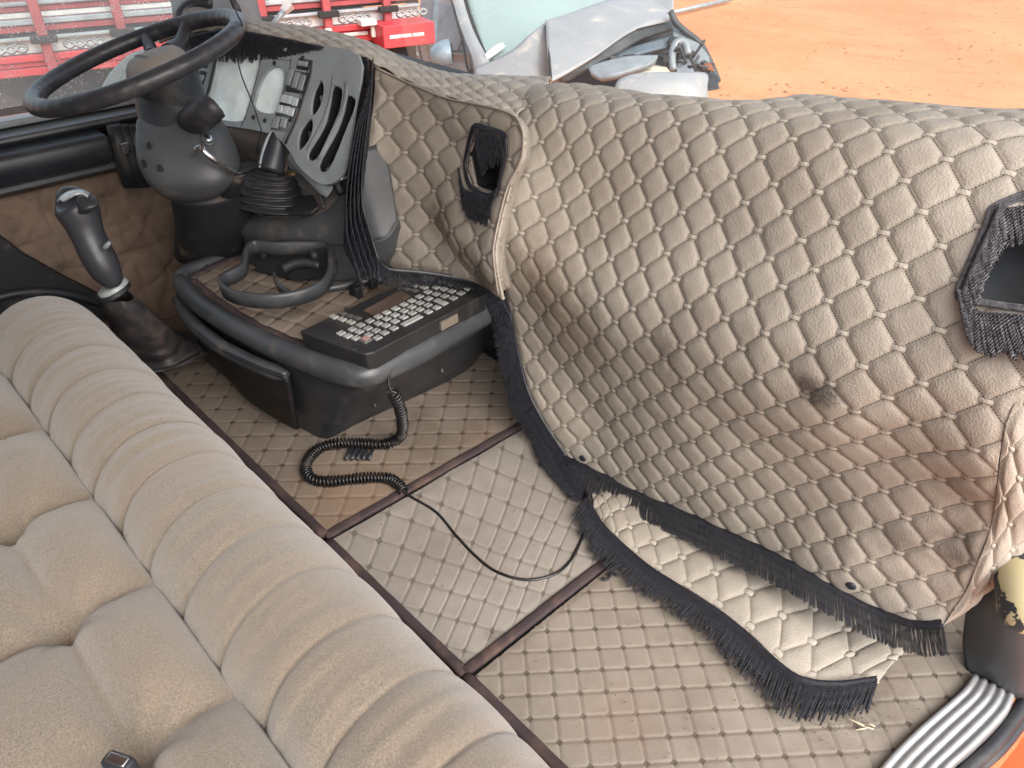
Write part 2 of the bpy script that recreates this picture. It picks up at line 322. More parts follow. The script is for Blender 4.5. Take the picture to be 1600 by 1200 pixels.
MAIN=[(-7,11,881,664,1.756),(-7,12,907,690,1.755),(-7,13,930,718,1.752),(-7,14,954,747,1.746),(-6,10,881,619,1.723),(-6,11,904,648,1.718),(-6,12,929,676,1.715),(-6,13,951,706,1.709),(-6,14,974,738,1.702),(-6,15,1001,768,1.697),(-5,8,854,542,1.691),(-5,9,878,572,1.686),(-5,10,901,602,1.682),(-5,11,925,632,1.677),(-5,12,949,662,1.671),(-5,13,971,694,1.665),(-5,14,994,726,1.658),(-5,15,1019,758,1.650),(-4,7,845,496,1.649),(-4,8,868,528,1.643),(-4,9,893,559,1.639),(-4,10,917,592,1.633),(-4,11,942,621,1.629),(-4,12,965,652,1.622),(-4,13,990,683,1.617),(-4,14,1014,716,1.611),(-4,15,1041,747,1.606),(-4,16,1069,780,1.601),(-3,6,834,451,1.604),(-3,7,856,482,1.599),(-3,8,882,514,1.595),(-3,9,909,546,1.591),(-3,10,934,577,1.586),(-3,11,958,609,1.580),(-3,12,985,641,1.575),(-3,13,1010,674,1.569),(-3,14,1035,706,1.564),(-3,15,1062,738,1.560),(-3,16,1091,771,1.554),(-3,17,1118,803,1.549),(-3,18,1145,838,1.541),(-2,3,801,328,1.591),(-2,4,815,364,1.579),(-2,5,830,398,1.566),(-2,6,849,434,1.557),(-2,7,872,467,1.551),(-2,8,898,500,1.547),(-2,9,925,532,1.542),(-2,10,950,566,1.536),(-2,11,976,598,1.531),(-2,12,1001,629,1.526),(-2,13,1031,662,1.521),(-2,14,1057,695,1.517),(-2,15,1086,730,1.513),(-2,16,1114,761,1.508),(-2,17,1143,794,1.503),(-2,18,1174,829,1.497),(-1,1,813,242,1.604),(-1,2,823,274,1.583),(-1,3,835,308,1.567),(-1,4,849,343,1.552),(-1,5,861,378,1.534),(-1,6,875,412,1.518),(-1,7,894,450,1.507),(-1,8,918,485,1.499),(-1,9,940,519,1.492),(-1,10,968,552,1.487),(-1,11,995,586,1.481),(-1,12,1021,620,1.476),(-1,13,1050,654,1.472),(-1,14,1082,688,1.468),(-1,15,1109,718,1.466),(-1,16,1142,750,1.462),(-1,17,1171,785,1.458),(-1,18,1205,822,1.451),(-1,19,1229,859,1.445),(0,0,835,189,1.598),(0,1,846,222,1.580),(0,2,859,255,1.562),(0,3,871,288,1.543),(0,4,882,322,1.524),(0,5,896,356,1.505),(0,6,908,391,1.486),(0,7,922,427,1.469),(0,8,940,466,1.455),(0,9,962,502,1.445),(0,10,986,538,1.437),(0,11,1015,572,1.432),(0,12,1044,608,1.428),(0,13,1072,642,1.424),(0,14,1105,674,1.421),(0,15,1136,707,1.419),(0,16,1171,739,1.417),(0,17,1204,774,1.414),(0,18,1234,812,1.407),(0,19,1261,851,1.399),(0,20,1286,893,1.391),(1,-1,861,150,1.613),(1,0,867,166,1.573),(1,1,876,196,1.549),(1,2,889,230,1.531),(1,3,902,264,1.512),(1,4,917,298,1.494),(1,5,930,333,1.474),(1,6,942,369,1.454),(1,7,955,405,1.433),(1,8,970,443,1.416),(1,9,989,482,1.402),(1,10,1012,522,1.391),(1,11,1038,559,1.384),(1,12,1068,595,1.379),(1,13,1099,629,1.376),(1,14,1132,661,1.374),(1,17,1236,762,1.370),(1,18,1268,801,1.363),(1,19,1297,843,1.355),(1,20,1322,888,1.345),(1,21,1354,922,1.345),(2,0,907,154,1.563),(2,1,910,172,1.524),(2,2,921,204,1.500),(2,3,933,238,1.479),(2,4,949,273,1.461),(2,5,964,309,1.442),(2,6,977,345,1.421),(2,7,991,382,1.401),(2,8,1004,420,1.380),(2,9,1021,460,1.362),(2,10,1042,500,1.349),(2,11,1066,541,1.338),(2,12,1094,579,1.331),(2,13,1125,617,1.326),(2,14,1158,651,1.324),(2,17,1271,751,1.325),(2,18,1302,789,1.319),(2,19,1332,834,1.310),(2,20,1362,876,1.304),(2,21,1394,911,1.304),(2,22,1425,954,1.297),(3,0,945,149,1.556),(3,1,951,160,1.511),(3,2,956,180,1.473),(3,3,967,212,1.448),(3,4,981,247,1.427),(3,5,998,283,1.408),(3,6,1014,320,1.389),(3,7,1028,358,1.367),(3,8,1042,396,1.346),(3,9,1058,436,1.326),(3,10,1075,478,1.308),(3,11,1098,521,1.294),(3,12,1124,564,1.284),(3,13,1155,604,1.278),(3,14,1188,642,1.275),(3,15,1226,676,1.275),(3,17,1306,740,1.277),(3,18,1341,779,1.274),(3,19,1373,821,1.268),(3,20,1405,862,1.264),(3,21,1440,902,1.261),(3,22,1472,942,1.261),(4,1,992,154,1.504),(4,2,999,164,1.458),(4,3,1007,188,1.422),(4,4,1016,220,1.395),(4,5,1032,256,1.373),(4,6,1050,293,1.354),(4,7,1066,332,1.333),(4,8,1083,370,1.312),(4,9,1098,412,1.292),(4,10,1114,453,1.271),(4,11,1134,497,1.253),(4,12,1160,543,1.241),(4,13,1186,588,1.230),(4,14,1221,631,1.226),(4,15,1259,668,1.225),(4,16,1300,699,1.228),(4,17,1344,729,1.230),(4,18,1382,766,1.229),(4,19,1416,808,1.225),(4,20,1451,850,1.221),(4,21,1488,889,1.220),(4,22,1510,929,1.219),(5,2,1040,158,1.450),(5,3,1048,171,1.406),(5,4,1058,194,1.369),(5,5,1070,228,1.341),(5,6,1085,265,1.318),(5,7,1105,304,1.299),(5,8,1124,344,1.278),(5,9,1141,386,1.258),(5,10,1158,429,1.236),(5,11,1176,473,1.216),(5,12,1196,520,1.198),(5,13,1227,569,1.187),(5,14,1259,617,1.179),(5,15,1296,658,1.176),(5,16,1340,688,1.180),(5,17,1384,718,1.183),(5,18,1424,754,1.183),(5,19,1464,796,1.180),(5,20,1501,836,1.177),(5,21,1522,880,1.175),(6,3,1094,162,1.395),(6,4,1101,178,1.352),(6,5,1112,202,1.315),(6,6,1127,237,1.287),(6,7,1146,276,1.265),(6,8,1165,317,1.244),(6,9,1185,360,1.223),(6,10,1203,404,1.202),(6,11,1223,448,1.180),(6,12,1243,496,1.161),(6,13,1268,547,1.145),(6,14,1298,599,1.133),(6,15,1336,642,1.129),(6,16,1384,674,1.131),(6,17,1426,710,1.133),(6,18,1470,747,1.134),(6,19,1513,784,1.134),(7,4,1150,167,1.340),(7,5,1161,184,1.297),(7,6,1174,210,1.261),(7,7,1190,246,1.233),(7,8,1210,288,1.210),(7,9,1231,331,1.190),(7,10,1253,376,1.169),(7,11,1273,422,1.147),(7,12,1294,470,1.126),(7,13,1318,520,1.107),(7,14,1348,572,1.093),(7,15,1388,620,1.085),(7,16,1431,661,1.083),(7,17,1470,705,1.083),(7,18,1514,746,1.082),(8,5,1211,173,1.286),(8,6,1224,190,1.243),(8,7,1239,218,1.207),(8,8,1257,257,1.179),(8,9,1279,300,1.156),(8,10,1304,348,1.137),(8,11,1327,394,1.115),(8,12,1350,442,1.094),(8,13,1375,492,1.073),(8,14,1405,544,1.056),(8,15,1441,598,1.042),(8,16,1484,648,1.036),(8,17,1522,701,1.031),(9,4,1248,158,1.325),(9,5,1262,168,1.278),(9,6,1278,179,1.231),(9,7,1290,198,1.189),(9,8,1309,228,1.153),(9,9,1331,269,1.126),(9,10,1356,316,1.104),(9,11,1382,364,1.083),(9,12,1410,415,1.064),(9,13,1437,467,1.045),(9,14,1469,516,1.020),(9,15,1502,572,1.003),(9,16,1542,626,0.992),(10,5,1314,161,1.269),(10,6,1329,174,1.224),(10,7,1349,186,1.177),(10,8,1368,204,1.133),(10,9,1389,238,1.099),(10,10,1414,283,1.075),(10,11,1441,331,1.053),(10,12,1471,385,1.035),(10,13,1496,438,1.013),(11,6,1385,167,1.215),(11,7,1406,180,1.169),(11,8,1428,192,1.123),(11,9,1452,212,1.080),(11,10,1480,250,1.048),(11,11,1507,301,1.027),(11,12,1532,355,1.008),(12,7,1464,174,1.162),(12,8,1490,187,1.115),(12,9,1516,198,1.069),(12,10,1547,223,1.028),(12,11,1577,271,1.002),(13,8,1548,180,1.110),(13,9,1582,189,1.061)]
SIDE=[(-4,6,602,412,1.843),(-3,4,576,334,1.804),(-3,5,599,362,1.813),(-3,6,623,389,1.800),(-3,7,649,413,1.784),(-2,3,578,281,1.774),(-2,4,602,312,1.782),(-2,5,626,340,1.770),(-2,6,650,366,1.755),(-2,7,675,392,1.738),(-2,8,696,419,1.720),(-1,2,578,234,1.737),(-1,3,604,262,1.747),(-1,4,629,289,1.737),(-1,5,653,316,1.724),(-1,6,676,344,1.707),(-1,7,697,371,1.687),(-1,8,714,402,1.668),(-1,9,739,431,1.647),(0,1,583,178,1.710),(0,2,606,208,1.713),(0,3,632,238,1.701),(0,4,658,266,1.689),(0,5,678,298,1.673),(0,6,691,328,1.653),(0,7,705,360,1.635),(0,8,722,392,1.616),(0,9,746,419,1.592),(1,0,588,122,1.684),(1,1,610,153,1.680),(1,2,635,184,1.667),(1,3,658,214,1.654),(1,4,680,245,1.640),(1,5,701,277,1.622),(1,6,716,309,1.601),(1,7,733,342,1.583),(1,8,745,372,1.561),(1,9,756,402,1.537),(2,1,641,130,1.638),(2,2,665,161,1.618),(2,3,687,191,1.605),(2,4,708,224,1.593),(3,3,712,181,1.553),(3,4,733,211,1.538),(4,4,758,188,1.483),(5,5,805,193,1.414)]
# ---------------------------------------------------------------- material set
LEATH=(.352,.317,.270)
def ND(x,y,off=0):
    q=sorted(((a_-x)**2+(b_-y)**2,d_) for _,_,a_,b_,d_ in MAIN+SIDE)[:3];return D(x,y,sum(t[1] for t in q)/3)
mt_cover=quilt_mat('beige_leatherette',LEATH,(.15,.115,.085),(.41,.375,.32),.42,stains=[
  (ND(1282,606),.036,(.022,.02,.02),1.0),(ND(1306,614),.026,(.03,.026,.024),.95),(ND(1330,622),.030,(.08,.065,.055),.6),(ND(1255,596),.026,(.07,.055,.045),.6),(ND(1040,545),.05,(.12,.095,.08),.6),(ND(1060,580),.04,(.11,.09,.075),.5),
  (ND(745,440),.07,(.06,.042,.032),.85),(ND(697,345),.07,(.13,.095,.065),.7),(ND(725,400),.05,(.12,.08,.055),.7),(ND(850,440),.12,(.17,.125,.09),.6),(ND(900,520),.13,(.19,.145,.105),.55),
  (ND(1500,850),.06,(.11,.09,.075),.65),(ND(1400,838),.05,(.12,.10,.085),.6),(ND(1500,760),.05,(.16,.12,.10),.5),(ND(1200,370),.05,(.20,.18,.155),.5)])
mt_mat_a=quilt_mat('soiled_vinyl_mat',(.21,.175,.142),(.10,.068,.05),(.055,.038,.028),.8,kind='sq',leather=False,
  stains=[(Z(560,790,0),.20,(.26,.165,.105),.55),(Z(760,690,0),.08,(.24,.155,.11),.4),(Z(180,520,0),.25,(.25,.20,.13),.8)])
mt_mat_b=quilt_mat('grey_vinyl_mat',(.285,.258,.228),(.15,.12,.10),(.13,.11,.09),.45,kind='sq',leather=False,
  stains=[(Z(775,1005,0),.03,(.10,.08,.07),.7)])
mt_mat_c=quilt_mat('dusty_vinyl_mat',(.245,.212,.176),(.14,.105,.08),(.08,.062,.05),.6,kind='sq',leather=False,
  stains=[(Z(960,1130,0),.10,(.25,.175,.135),.4),(Z(1330,1080,0),.10,(.10,.08,.065),.7)])
mt_bind=plain('brown_binding_tape',(.045,.03,.032),.9,bump=.8,bscale=500,dirt=.4,dirtcol=(.16,.10,.075))
mt_black=plain('black_plastic',(.022,.026,.032),.42,bump=.25,bscale=700,dirt=.25,dirtcol=(.10,.085,.07),spec=.5)
mt_black_worn=plain('worn_black_plastic',(.045,.05,.056),.36,bump=.35,bscale=420,dirt=.35,dirtcol=(.13,.11,.09))
mt_dark=plain('dark_plastic',(.012,.013,.016),.6,bump=.2,dirt=.15)
mt_darkgrey=plain('dark_grey_plastic',(.05,.055,.06),.5,bump=.3,bscale=600,dirt=.25,dirtcol=(.15,.12,.10))
mt_panel=plain('grey_dash_plastic',(.22,.25,.265),.42,bump=.2,bscale=600,dirt=.25,dirtcol=(.2,.19,.17))
mt_rubber=plain('black_rubber',(.02,.021,.024),.5,bump=.3,dirt=.2,dirtcol=(.09,.08,.07))
mt_thread=plain('navy_black_cord',(.013,.014,.021),.42,var=.9,scale=120,spec=.6)
mt_thread_lt=plain('grey_flecked_cord',(.085,.084,.094),.75,var=.7,scale=160,spec=.4)
mt_chrome=plain('brushed_metal',(.55,.56,.58),.28,metal=1,var=.1)

def clampd(v,a,b):return max(a,min(b,v))
# ---------------------------------------------------------------- fringe
FLOOR_Z=.029
def helix_strand(mb,P,r=.0010,ply=.0012,pitch=.0085,sides=3):
    P=np.asarray(P);T,U,V=frames(P)
    s=np.r_[0,np.cumsum(np.linalg.norm(np.diff(P,axis=0),axis=1))]
    ph0=random.random()*6
    for q in (0,math.pi):
        ph=s/pitch*2*math.pi+q+ph0
        C_=P+ply*(np.cos(ph)[:,None]*U+np.sin(ph)[:,None]*V)
        v,f=tube(C_,r,sides,caps=False);mb.add(v,f)
def fringe(name,path,length,mat,parent,spacing=.0034,r=.0011,hang=(0,0,-1),out=(0,0,0),jit=.12,tape=.010,layers=1,seg=.0016,up=None,tapemat=None,flare=0,keep=1):
    """path: world points of the top edge"""
    path=np.asarray(path,float);pts=resample(path,spacing);mb=MB();hang=np.array(hang,float);hang/=np.linalg.norm(hang);out=np.array(out,float)
    n=len(pts)
    Ls=np.interp(np.linspace(0,1,n),np.linspace(0,1,len(length)),length) if hasattr(length,'__len__') else np.full(n,length)
    for la in range(layers):
        clump=np.interp(np.arange(n),np.arange(0,n+9,9),rng.normal(0,.7,len(np.arange(0,n+9,9))))
        for i in range(n):
            if random.random()>keep: continue
            L=Ls[i]*(1+random.uniform(-jit,jit));k=max(4,int(L/seg));t=np.linspace(0,1,k)[:,None]
            tang=(pts[min(i+1,n-1)]-pts[max(i-1,0)]);tang/=np.linalg.norm(tang)+1e-9
            sw=(clump[i]*.006+random.gauss(0,.0012)+flare*(i/n-.5))
            p=pts[i]+out*(.0012+la*.0022)+hang*L*t+tang*sw*t**1.6+out*(random.uniform(-.001,.0015))*np.sin(t*5)
            ex_=np.maximum(0,FLOOR_Z+la*.002+(i%3)*.0008-p[:,2]);p=p+ex_[:,None]*np.array((-.35,-.75,1))
            helix_strand(mb,p,r*.85,ply=r*1.15)
    o=mb.build(name,mat,parent);setp(o,kind='stuff')
    if tape:
        T=resample(path,.004);nn=len(T)
        oo=out if np.linalg.norm(out)>0 else np.array((0,-1,0))
        k=np.arange(nn);off=(np.sin(k*1.9)*.0004)[:,None]*oo
        A=T-hang*tape*.5+oo*.001;B=T+hang*tape*.5+oo*.001;A[:,2]=np.maximum(A[:,2],.030);e_=np.maximum(0,.024-B[:,2]);B=B+e_[:,None]*np.array((-.4,-.6,1))
        v=[];f=[];m=6
        for i in range(nn):
            for j in range(m):
                s=j/(m-1);bul=math.sin(s*math.pi)*.0025+.0006*math.sin(i*2.1+j*3.1)
                v.append(A[i]*(1-s)+B[i]*s+oo*bul)
        for i in range(nn-1):
            for j in range(m-1): f.append((i*m+j,i*m+j+1,(i+1)*m+j+1,(i+1)*m+j))
        obj('fringe_tape',v,f,tapemat or mat,parent,solid=.002)
    return o

# ================================================================= DASHBOARD COVER
cover=thing('dashboard_cover','beige diamond quilted leatherette cover with black cord fringes draped over the dashboard','dashboard cover',(-.6,1.2,0))
mn=[(a,b) for a,b,*_ in MAIN]; P3=np.array([D(x,y,d) for _,_,x,y,d in MAIN]); PX_=np.array([(x,y) for _,_,x,y,_ in MAIN],float)
# anchors that carry the top over to the windscreen and the right end round the corner
_m0=TPS(mn,P3,.02);_ex=[];_ep=[]
for k in range(-1,16):
    r0=-3 if k<6 else -5
    b_=_m0([(k-r0/2,k+r0/2)])[0]
    for st_ in (2.5,5,8):
        r_=r0-st_;_ex.append((k-r_/2,k+r_/2));_ep.append(b_+np.array((0,.036*st_,-.0035*st_-.0008*st_**2)))
main=TPS(list(mn)+_ex,np.r_[P3,np.array(_ep)],.02); inv=TPS(PX_/100,np.array(mn,float),.001)
def mnpoly(px,iv=inv,step=.25):
    q=iv(np.array(px,float)/100); return q
edge_left=[(800,190),(812,215),(814,249),(795,282),(786,324),(774,378),(773,410),(783,452),(798,500),(812,555),(826,612),(848,660),(876,705),(903,742)]
hem=[(903,742),(940,752),(1000,775),(1060,800),(1120,828),(1200,866),(1260,898),(1310,928),(1370,958),(1430,978),(1472,976)]
rsid=[(1505,930),(1526,880),(1544,815),(1554,750),(1560,690),(1572,640),(1596,596)]
pl=list(mnpoly(edge_left))+list(mnpoly(hem)[1:])+list(mnpoly(rsid))
pl+= [(13.0,18.0),(17.5,14.5),(16.5,6.0),(17.5,4.5),(11,-1.0),(7.5,-3.5),(3.6,-5.2),(.5,-4.2),(-2.3,-1.2)]
hole_r=inv(np.array([(1566,342),(1640,335),(1640,480),(1536,478),(1524,448),(1545,395)],float)/100)
def folds(q,P):
    # creases hanging below the armrest-like roll and at the left fold
    return .004*np.exp(-((q[:,0]+q[:,1]*.15-2)/1.3)**2)*np.sin(q[:,1]*.9)
front=quilt('front_panel',main,pl,[hole_r],mt_cover,cover,res=13,H=.0054,extra=None)
def on_main(px,off=0.0):
    q=inv(np.array(px,float)/100);P=main(q);e=.01
    n=np.cross(main(q+(e,0))-P,main(q+(0,e))-P);n/=np.linalg.norm(n,axis=1)[:,None]
    s=np.sign(((CAM-P)*n).sum(1).mean());return P+n*s*off
# side panel that turns in towards the driver
mn2=[(a,b) for a,b,*_ in SIDE];P32=np.array([D(x,y,d) for _,_,x,y,d in SIDE]);PX2=np.array([(x,y) for _,_,x,y,_ in SIDE],float)
side=TPS(mn2,P32,.05);inv2=TPS(PX2/100,np.array(mn2,float),.001)
sp=[(586,104),(634,127),(664,137),(699,153),(737,163),(770,169),(802,180),(815,196),(819,216),(816,250),(800,284),(790,326),(777,380),(779,408),(795,460),(761,446),(705,431),(650,424),(617,420),(601,410),(588,370),(574,331),(570,290),(578,202),(585,140)]
spq=inv2(np.array(sp,float)/100)
vent=inv2(np.array([(748,202),(790,216),(786,262),(775,298),(744,289),(734,240)],float)/100)
quilt('side_panel',side,spq,[vent],mt_cover,cover,res=13,H=.0054)
def on_side(px,off=0.0):
    q=inv2(np.array(px,float)/100);P=side(q);e=.01
    n=np.cross(side(q+(e,0))-P,side(q+(0,e))-P);n/=np.linalg.norm(n,axis=1)[:,None]
    s=np.sign(((CAM-P)*n).sum(1).mean());return P+n*s*off
ga=on_side([(800,182),(814,200),(818,220),(815,250),(799,286),(789,326),(776,380),(777,410),(788,450)],-.006)
gb=on_main([(806,186),(814,202),(818,222),(818,250),(802,286),(793,326),(781,380),(780,410),(790,452)],-.008)
gm=(ga+gb)/2+np.array((0,.012,0))
Gg,fg,uvg=patch([list(ga),list(gm),list(gb)],6,6)
obj('gusset',Gg,fg,mt_cover,cover,uv=np.array([(w_*2-u*5+.5,w_*2+u*5) for u,w_ in uvg]),solid=.004)
# piping along the side panel's edge
pp=cr(on_side([(586,104),(634,127),(699,153),(760,167),(802,180),(816,198),(820,220),(816,250),(799,286),(789,326),(776,380),(777,408),(790,452)],.004),6)
v,f=tube(pp,.0022,6);obj('piping',v,f,plain('taupe_piping',(.26,.225,.19),.7),cover)
# top panel over the driver's binnacle, squeezed quilting
topc=[ # front edge, crown, back edge ; px,py,depth
 [(250,66,1.90),(330,48,1.83),(372,50,1.80),(430,60,1.76),(500,74,1.72),(570,92,1.68),(634,127,1.69),(699,153,1.67),(760,168,1.64),(806,182,1.615)],
 [(250,56,1.93),(330,42,1.87),(372,42,1.84),(430,47,1.81),(500,58,1.78),(570,77,1.75),(638,110,1.75),(699,138,1.73),(760,152,1.70),(830,164,1.66)],
 [(250,50,2.02),(330,38,1.96),(372,36,1.93),(430,40,1.90),(500,50,1.88),(570,68,1.86),(638,99,1.85),(699,120,1.82),(765,130,1.79),(850,138,1.76)],
 [(250,52,2.25),(330,40,2.18),(372,38,2.14),(430,41,2.12),(500,51,2.10),(570,69,2.06),(638,99,2.04),(699,117,2.00),(770,121,1.97),(860,124,1.92)],
 [(250,62,2.5),(330,50,2.42),(372,46,2.38),(430,49,2.36),(500,59,2.34),(570,77,2.30),(638,107,2.26),(699,124,2.22),(770,128,2.17),(860,130,2.1)]]
G,ff,uv=patch([[D(*c) for c in r] for r in topc],10,10)
uvm=np.array([(u*26-w_*7,u*26+w_*7) for u,w_ in uv])
gr=np.array(G);nv_=41 
# displace along approximate normals
me_n=np.zeros_like(gr)
for q in ff:
    a,b,c,d=[gr[i] for i in q];n_=np.cross(c-a,d-b)
    for i in q:me_n[i]+=n_
me_n/=np.linalg.norm(me_n,axis=1)[:,None]+1e-12
if me_n[:,2].mean()<0:me_n=-me_n
# refine: rebuild at finer resolution for the quilting
G2,ff2,uv2=patch([[D(*c) for c in r] for r in topc],34,26)
n2=np.zeros_like(G2);ffa=np.array(ff2);n_=np.cross(G2[ffa[:,2]]-G2[ffa[:,0]],G2[ffa[:,3]]-G2[ffa[:,1]])
for k in range(4):np.add.at(n2,ffa[:,k],n_)
n2/=np.linalg.norm(n2,axis=1)[:,None]+1e-12
if n2[:,2].mean()<0:n2=-n2
uvq=np.array([(u*17+w_*5.0,-u*17+w_*5.0) for u,w_ in uv2])
G2=G2+n2*quilt_h(uvq[:,0],uvq[:,1],.0075)[:,None]
obj('top_panel',G2,ff2,mt_cover,cover,uv=uvq,solid=.005)
# end panel past the right seam
endc=[[(1598,560,1.02),(1572,640,1.035),(1558,700,1.05),(1552,760,1.06),(1543,815,1.075),(1526,875,1.09),(1504,930,1.10),(1476,974,1.11)],
      [(1660,570,.99),(1625,650,1.01),(1605,710,1.03),(1592,770,1.05),(1578,825,1.07),(1556,880,1.09),(1526,925,1.105),(1490,968,1.115)],
      [(1760,600,1.02),(1700,680,1.04),(1665,740,1.06),(1640,790,1.08),(1615,840,1.10),(1580,888,1.11),(1545,920,1.12),(1500,963,1.125)]]
_seam=[(1598,566),(1573,640),(1561,690),(1555,750),(1545,815),(1527,880),(1506,930),(1474,975)]
_sp=on_main(_seam,.001);e3=[]
for j,(c0,P_) in enumerate(zip(_seam,_sp)):
    d0=depth_of(P_);e3.append([P_,D(endc[1][j][0],endc[1][j][1],d0+.004),D(endc[2][j][0],endc[2][j][1],d0+.03)])
G3,ff3,uv3=patch([[e3[j][i] for j in range(8)] for i in range(3)],22,30)
n3=np.zeros_like(G3);fa=np.array(ff3);n_=np.cross(G3[fa[:,2]]-G3[fa[:,0]],G3[fa[:,3]]-G3[fa[:,1]])
for k in range(4):np.add.at(n3,fa[:,k],n_)
n3/=np.linalg.norm(n3,axis=1)[:,None]+1e-12
if (n3*(CAM-G3)).sum(1).mean()<0:n3=-n3
uvq=np.array([(w_*2.0-u*5.6+.2,w_*2.0+u*5.6) for u,w_ in uv3]);ew=np.array([min(1,u*12,(1-u)*12,w_*9,(1-w_)*9) for u,w_ in uv3])
G3=G3+n3*(quilt_h(uvq[:,0],uvq[:,1],.007)*ew)[:,None]
obj('end_panel',G3,ff3,mt_cover,cover,uv=uvq,solid=.005)
# lower panel under the flap, sloping on to the floor
top_l=[Z(x,y,.011) for x,y in [(922,772),(968,770),(1050,790),(1150,818),(1260,868),(1360,922),(1462,962)]]
bot_l=[Z(x,y,.018) for x,y in [(931,800),(958,836),(1008,880),(1085,930),(1170,992),(1250,1062),(1372,1064)]]
lg=[top_l]+[[p*(1-t)+q*t+np.array((0,0,.006*math.sin(math.pi*t)+.003*math.sin(i*2.2))) for i,(p,q) in enumerate(zip(top_l,bot_l))] for t in (.33,.66)]+[bot_l]
G4,ff4,uv4=patch(lg,36,28)
n4=np.zeros_like(G4);fa=np.array(ff4);n_=np.cross(G4[fa[:,2]]-G4[fa[:,0]],G4[fa[:,3]]-G4[fa[:,1]])
for k in range(4):np.add.at(n4,fa[:,k],n_)
n4/=np.linalg.norm(n4,axis=1)[:,None]+1e-12
if n4[:,2].mean()<0:n4=-n4
uvq=np.array([(u*10.6-w_*2.1,u*10.6+w_*2.1) for u,w_ in uv4]);ew=np.array([min(1,(1-w_)*10) for u,w_ in uv4])
G4=G4+n4*(quilt_h(uvq[:,0],uvq[:,1],.006)*ew+np.array([.003*math.sin(u*11) for u,w_ in uv4]))[:,None]
obj('lower_flap',G4,ff4,mt_cover,cover,uv=uvq,solid=.005)
# fringes
up_=(0,-.25,-1)
fringe('hem_fringe',cr(on_main(hem,.008)+np.array((0,0,.012)),6),[.05,.055,.06,.062,.062,.06,.055,.05],mt_thread,cover,spacing=.0031,out=(-.3,-.9,.2),hang=(Z(1203,925,.055)-on_main([(1200,866)])[0]),tape=.016,layers=1,jit=.06)
le=cr(list(on_main([(785,462),(797,500),(810,555),(824,612),(846,660),(874,705)],.004))+[on_main([(902,742)],.006)[0],Z(918,778,.04)],6)
fringe('edge_fringe',le,[.055,.06,.06,.05,.035,.03],mt_thread,cover,spacing=.0034,out=(-.4,-.7,.5),hang=(-.55,-.30,-.8),tape=.018,layers=2)
fringe('edge_fringe',le-np.array((.012,0,.012)),[.05,.05,.05,.04,.03,.02],mt_thread,cover,spacing=.0034,out=(-.4,-.7,.5),hang=(-.55,-.30,-.8),tape=0,layers=1)
low=cr([Z(x,y,.034) for x,y in [(916,778),(936,815),(960,842),(1008,884),(1050,912),(1090,936),(1130,963),(1170,996),(1215,1038),(1255,1064),(1310,1070),(1370,1062)]],6)
fringe('floor_fringe',low,[.045,.05,.05,.045,.045,.05,.055,.06,.05],mt_thread,cover,spacing=.0034,out=(-.2,-.3,.9),hang=(Z(1078,978,.012)-Z(1090,936,.032)),tape=.014,layers=2,jit=.3)
for sh_,ln in ((0,[.10,.09,.08,.07,.07,.06,.05,.045]),(-6,[.10,.10,.09,.09,.08,.06,.05,.03]),(-12,[.09,.09,.09,.09,.08,.06,.04,.02]),(-18,[.05,.08,.09,.09,.08,.06,.03,.01]),(-25,[.02,.06,.09,.09,.08,.05,.02,.01])):
  se=cr([D(x+sh_*min(1,(y-80)/90),y+abs(sh_)*1.5,d-.01) for x,y,d in [(583,94,1.655),(580,150,1.655),(573,210,1.66),(567,265,1.66),(566,310,1.66),(571,340,1.665),(583,380,1.665),(592,408,1.67)]],6)
  fringe('driver_side_fringe',se,ln,mt_thread,cover,spacing=.0055,r=.0014,out=(.2,-.9,.2),hang=(-.06,-.16,-1),tape=.012 if sh_==0 else 0,layers=1)
se=cr(on_side([(585,98),(581,150),(573,210),(567,270),(566,310),(572,340),(584,380),(594,412)],.006),6)

sb=cr([D(x,y,d) for x,y,d in [(594,412,1.69),(612,422,1.69),(655,426,1.70),(705,433,1.71),(752,444,1.71),(778,462,1.71),(800,500,1.70)]],6)
fringe('base_fringe',sb,[.04,.035,.025,.02,.03,.05,.06],mt_thread,cover,spacing=.0038,out=(.1,-.8,.5),hang=(0,-.4,-1),tape=.010,layers=1)
tf=cr([D(x,y,d) for x,y,d in [(300,60,1.83),(345,52,1.80),(385,54,1.78),(430,62,1.75),(500,77,1.71),(545,88,1.68),(576,96,1.665)]],6)
fringe('binnacle_fringe',tf,[.045,.05,.055,.04,.05,.055,.05,.05],mt_thread,cover,spacing=.0030,out=(.1,-.7,.4),hang=(-.02,-.15,-1),tape=.014,layers=2,jit=.25)
# press buttons
def button(px,py,sf,parent=cover,r=.0105):
    P=sf([(px,py)],.004)[0];Q=sf([(px,py)],.014)[0];n=Q-P;n/=np.linalg.norm(n)
    a=np.cross(n,(0,0,1));a/=np.linalg.norm(a);b=np.cross(n,a);mb=MB();rings=[(r*1.0,0),(r,.002),(r*.8,.0036),(r*.3,.0042)];v=[];f=[]
    for rr,h in rings:
        for k in range(20):
            t=k/20*2*math.pi;v.append(P+n*h+rr*(a*math.cos(t)+b*math.sin(t)))
    for i in range(3):
        for k in range(20):f.append((i*20+k,i*20+(k+1)%20,(i+1)*20+(k+1)%20,(i+1)*20+k))
    f.append(tuple(range(60,80)));obj('press_button',v,f,mt_black,parent)
button(602,397,on_side,r=.0095);button(912,715,on_main,r=.0085);button(1331,913,on_main,r=.009)
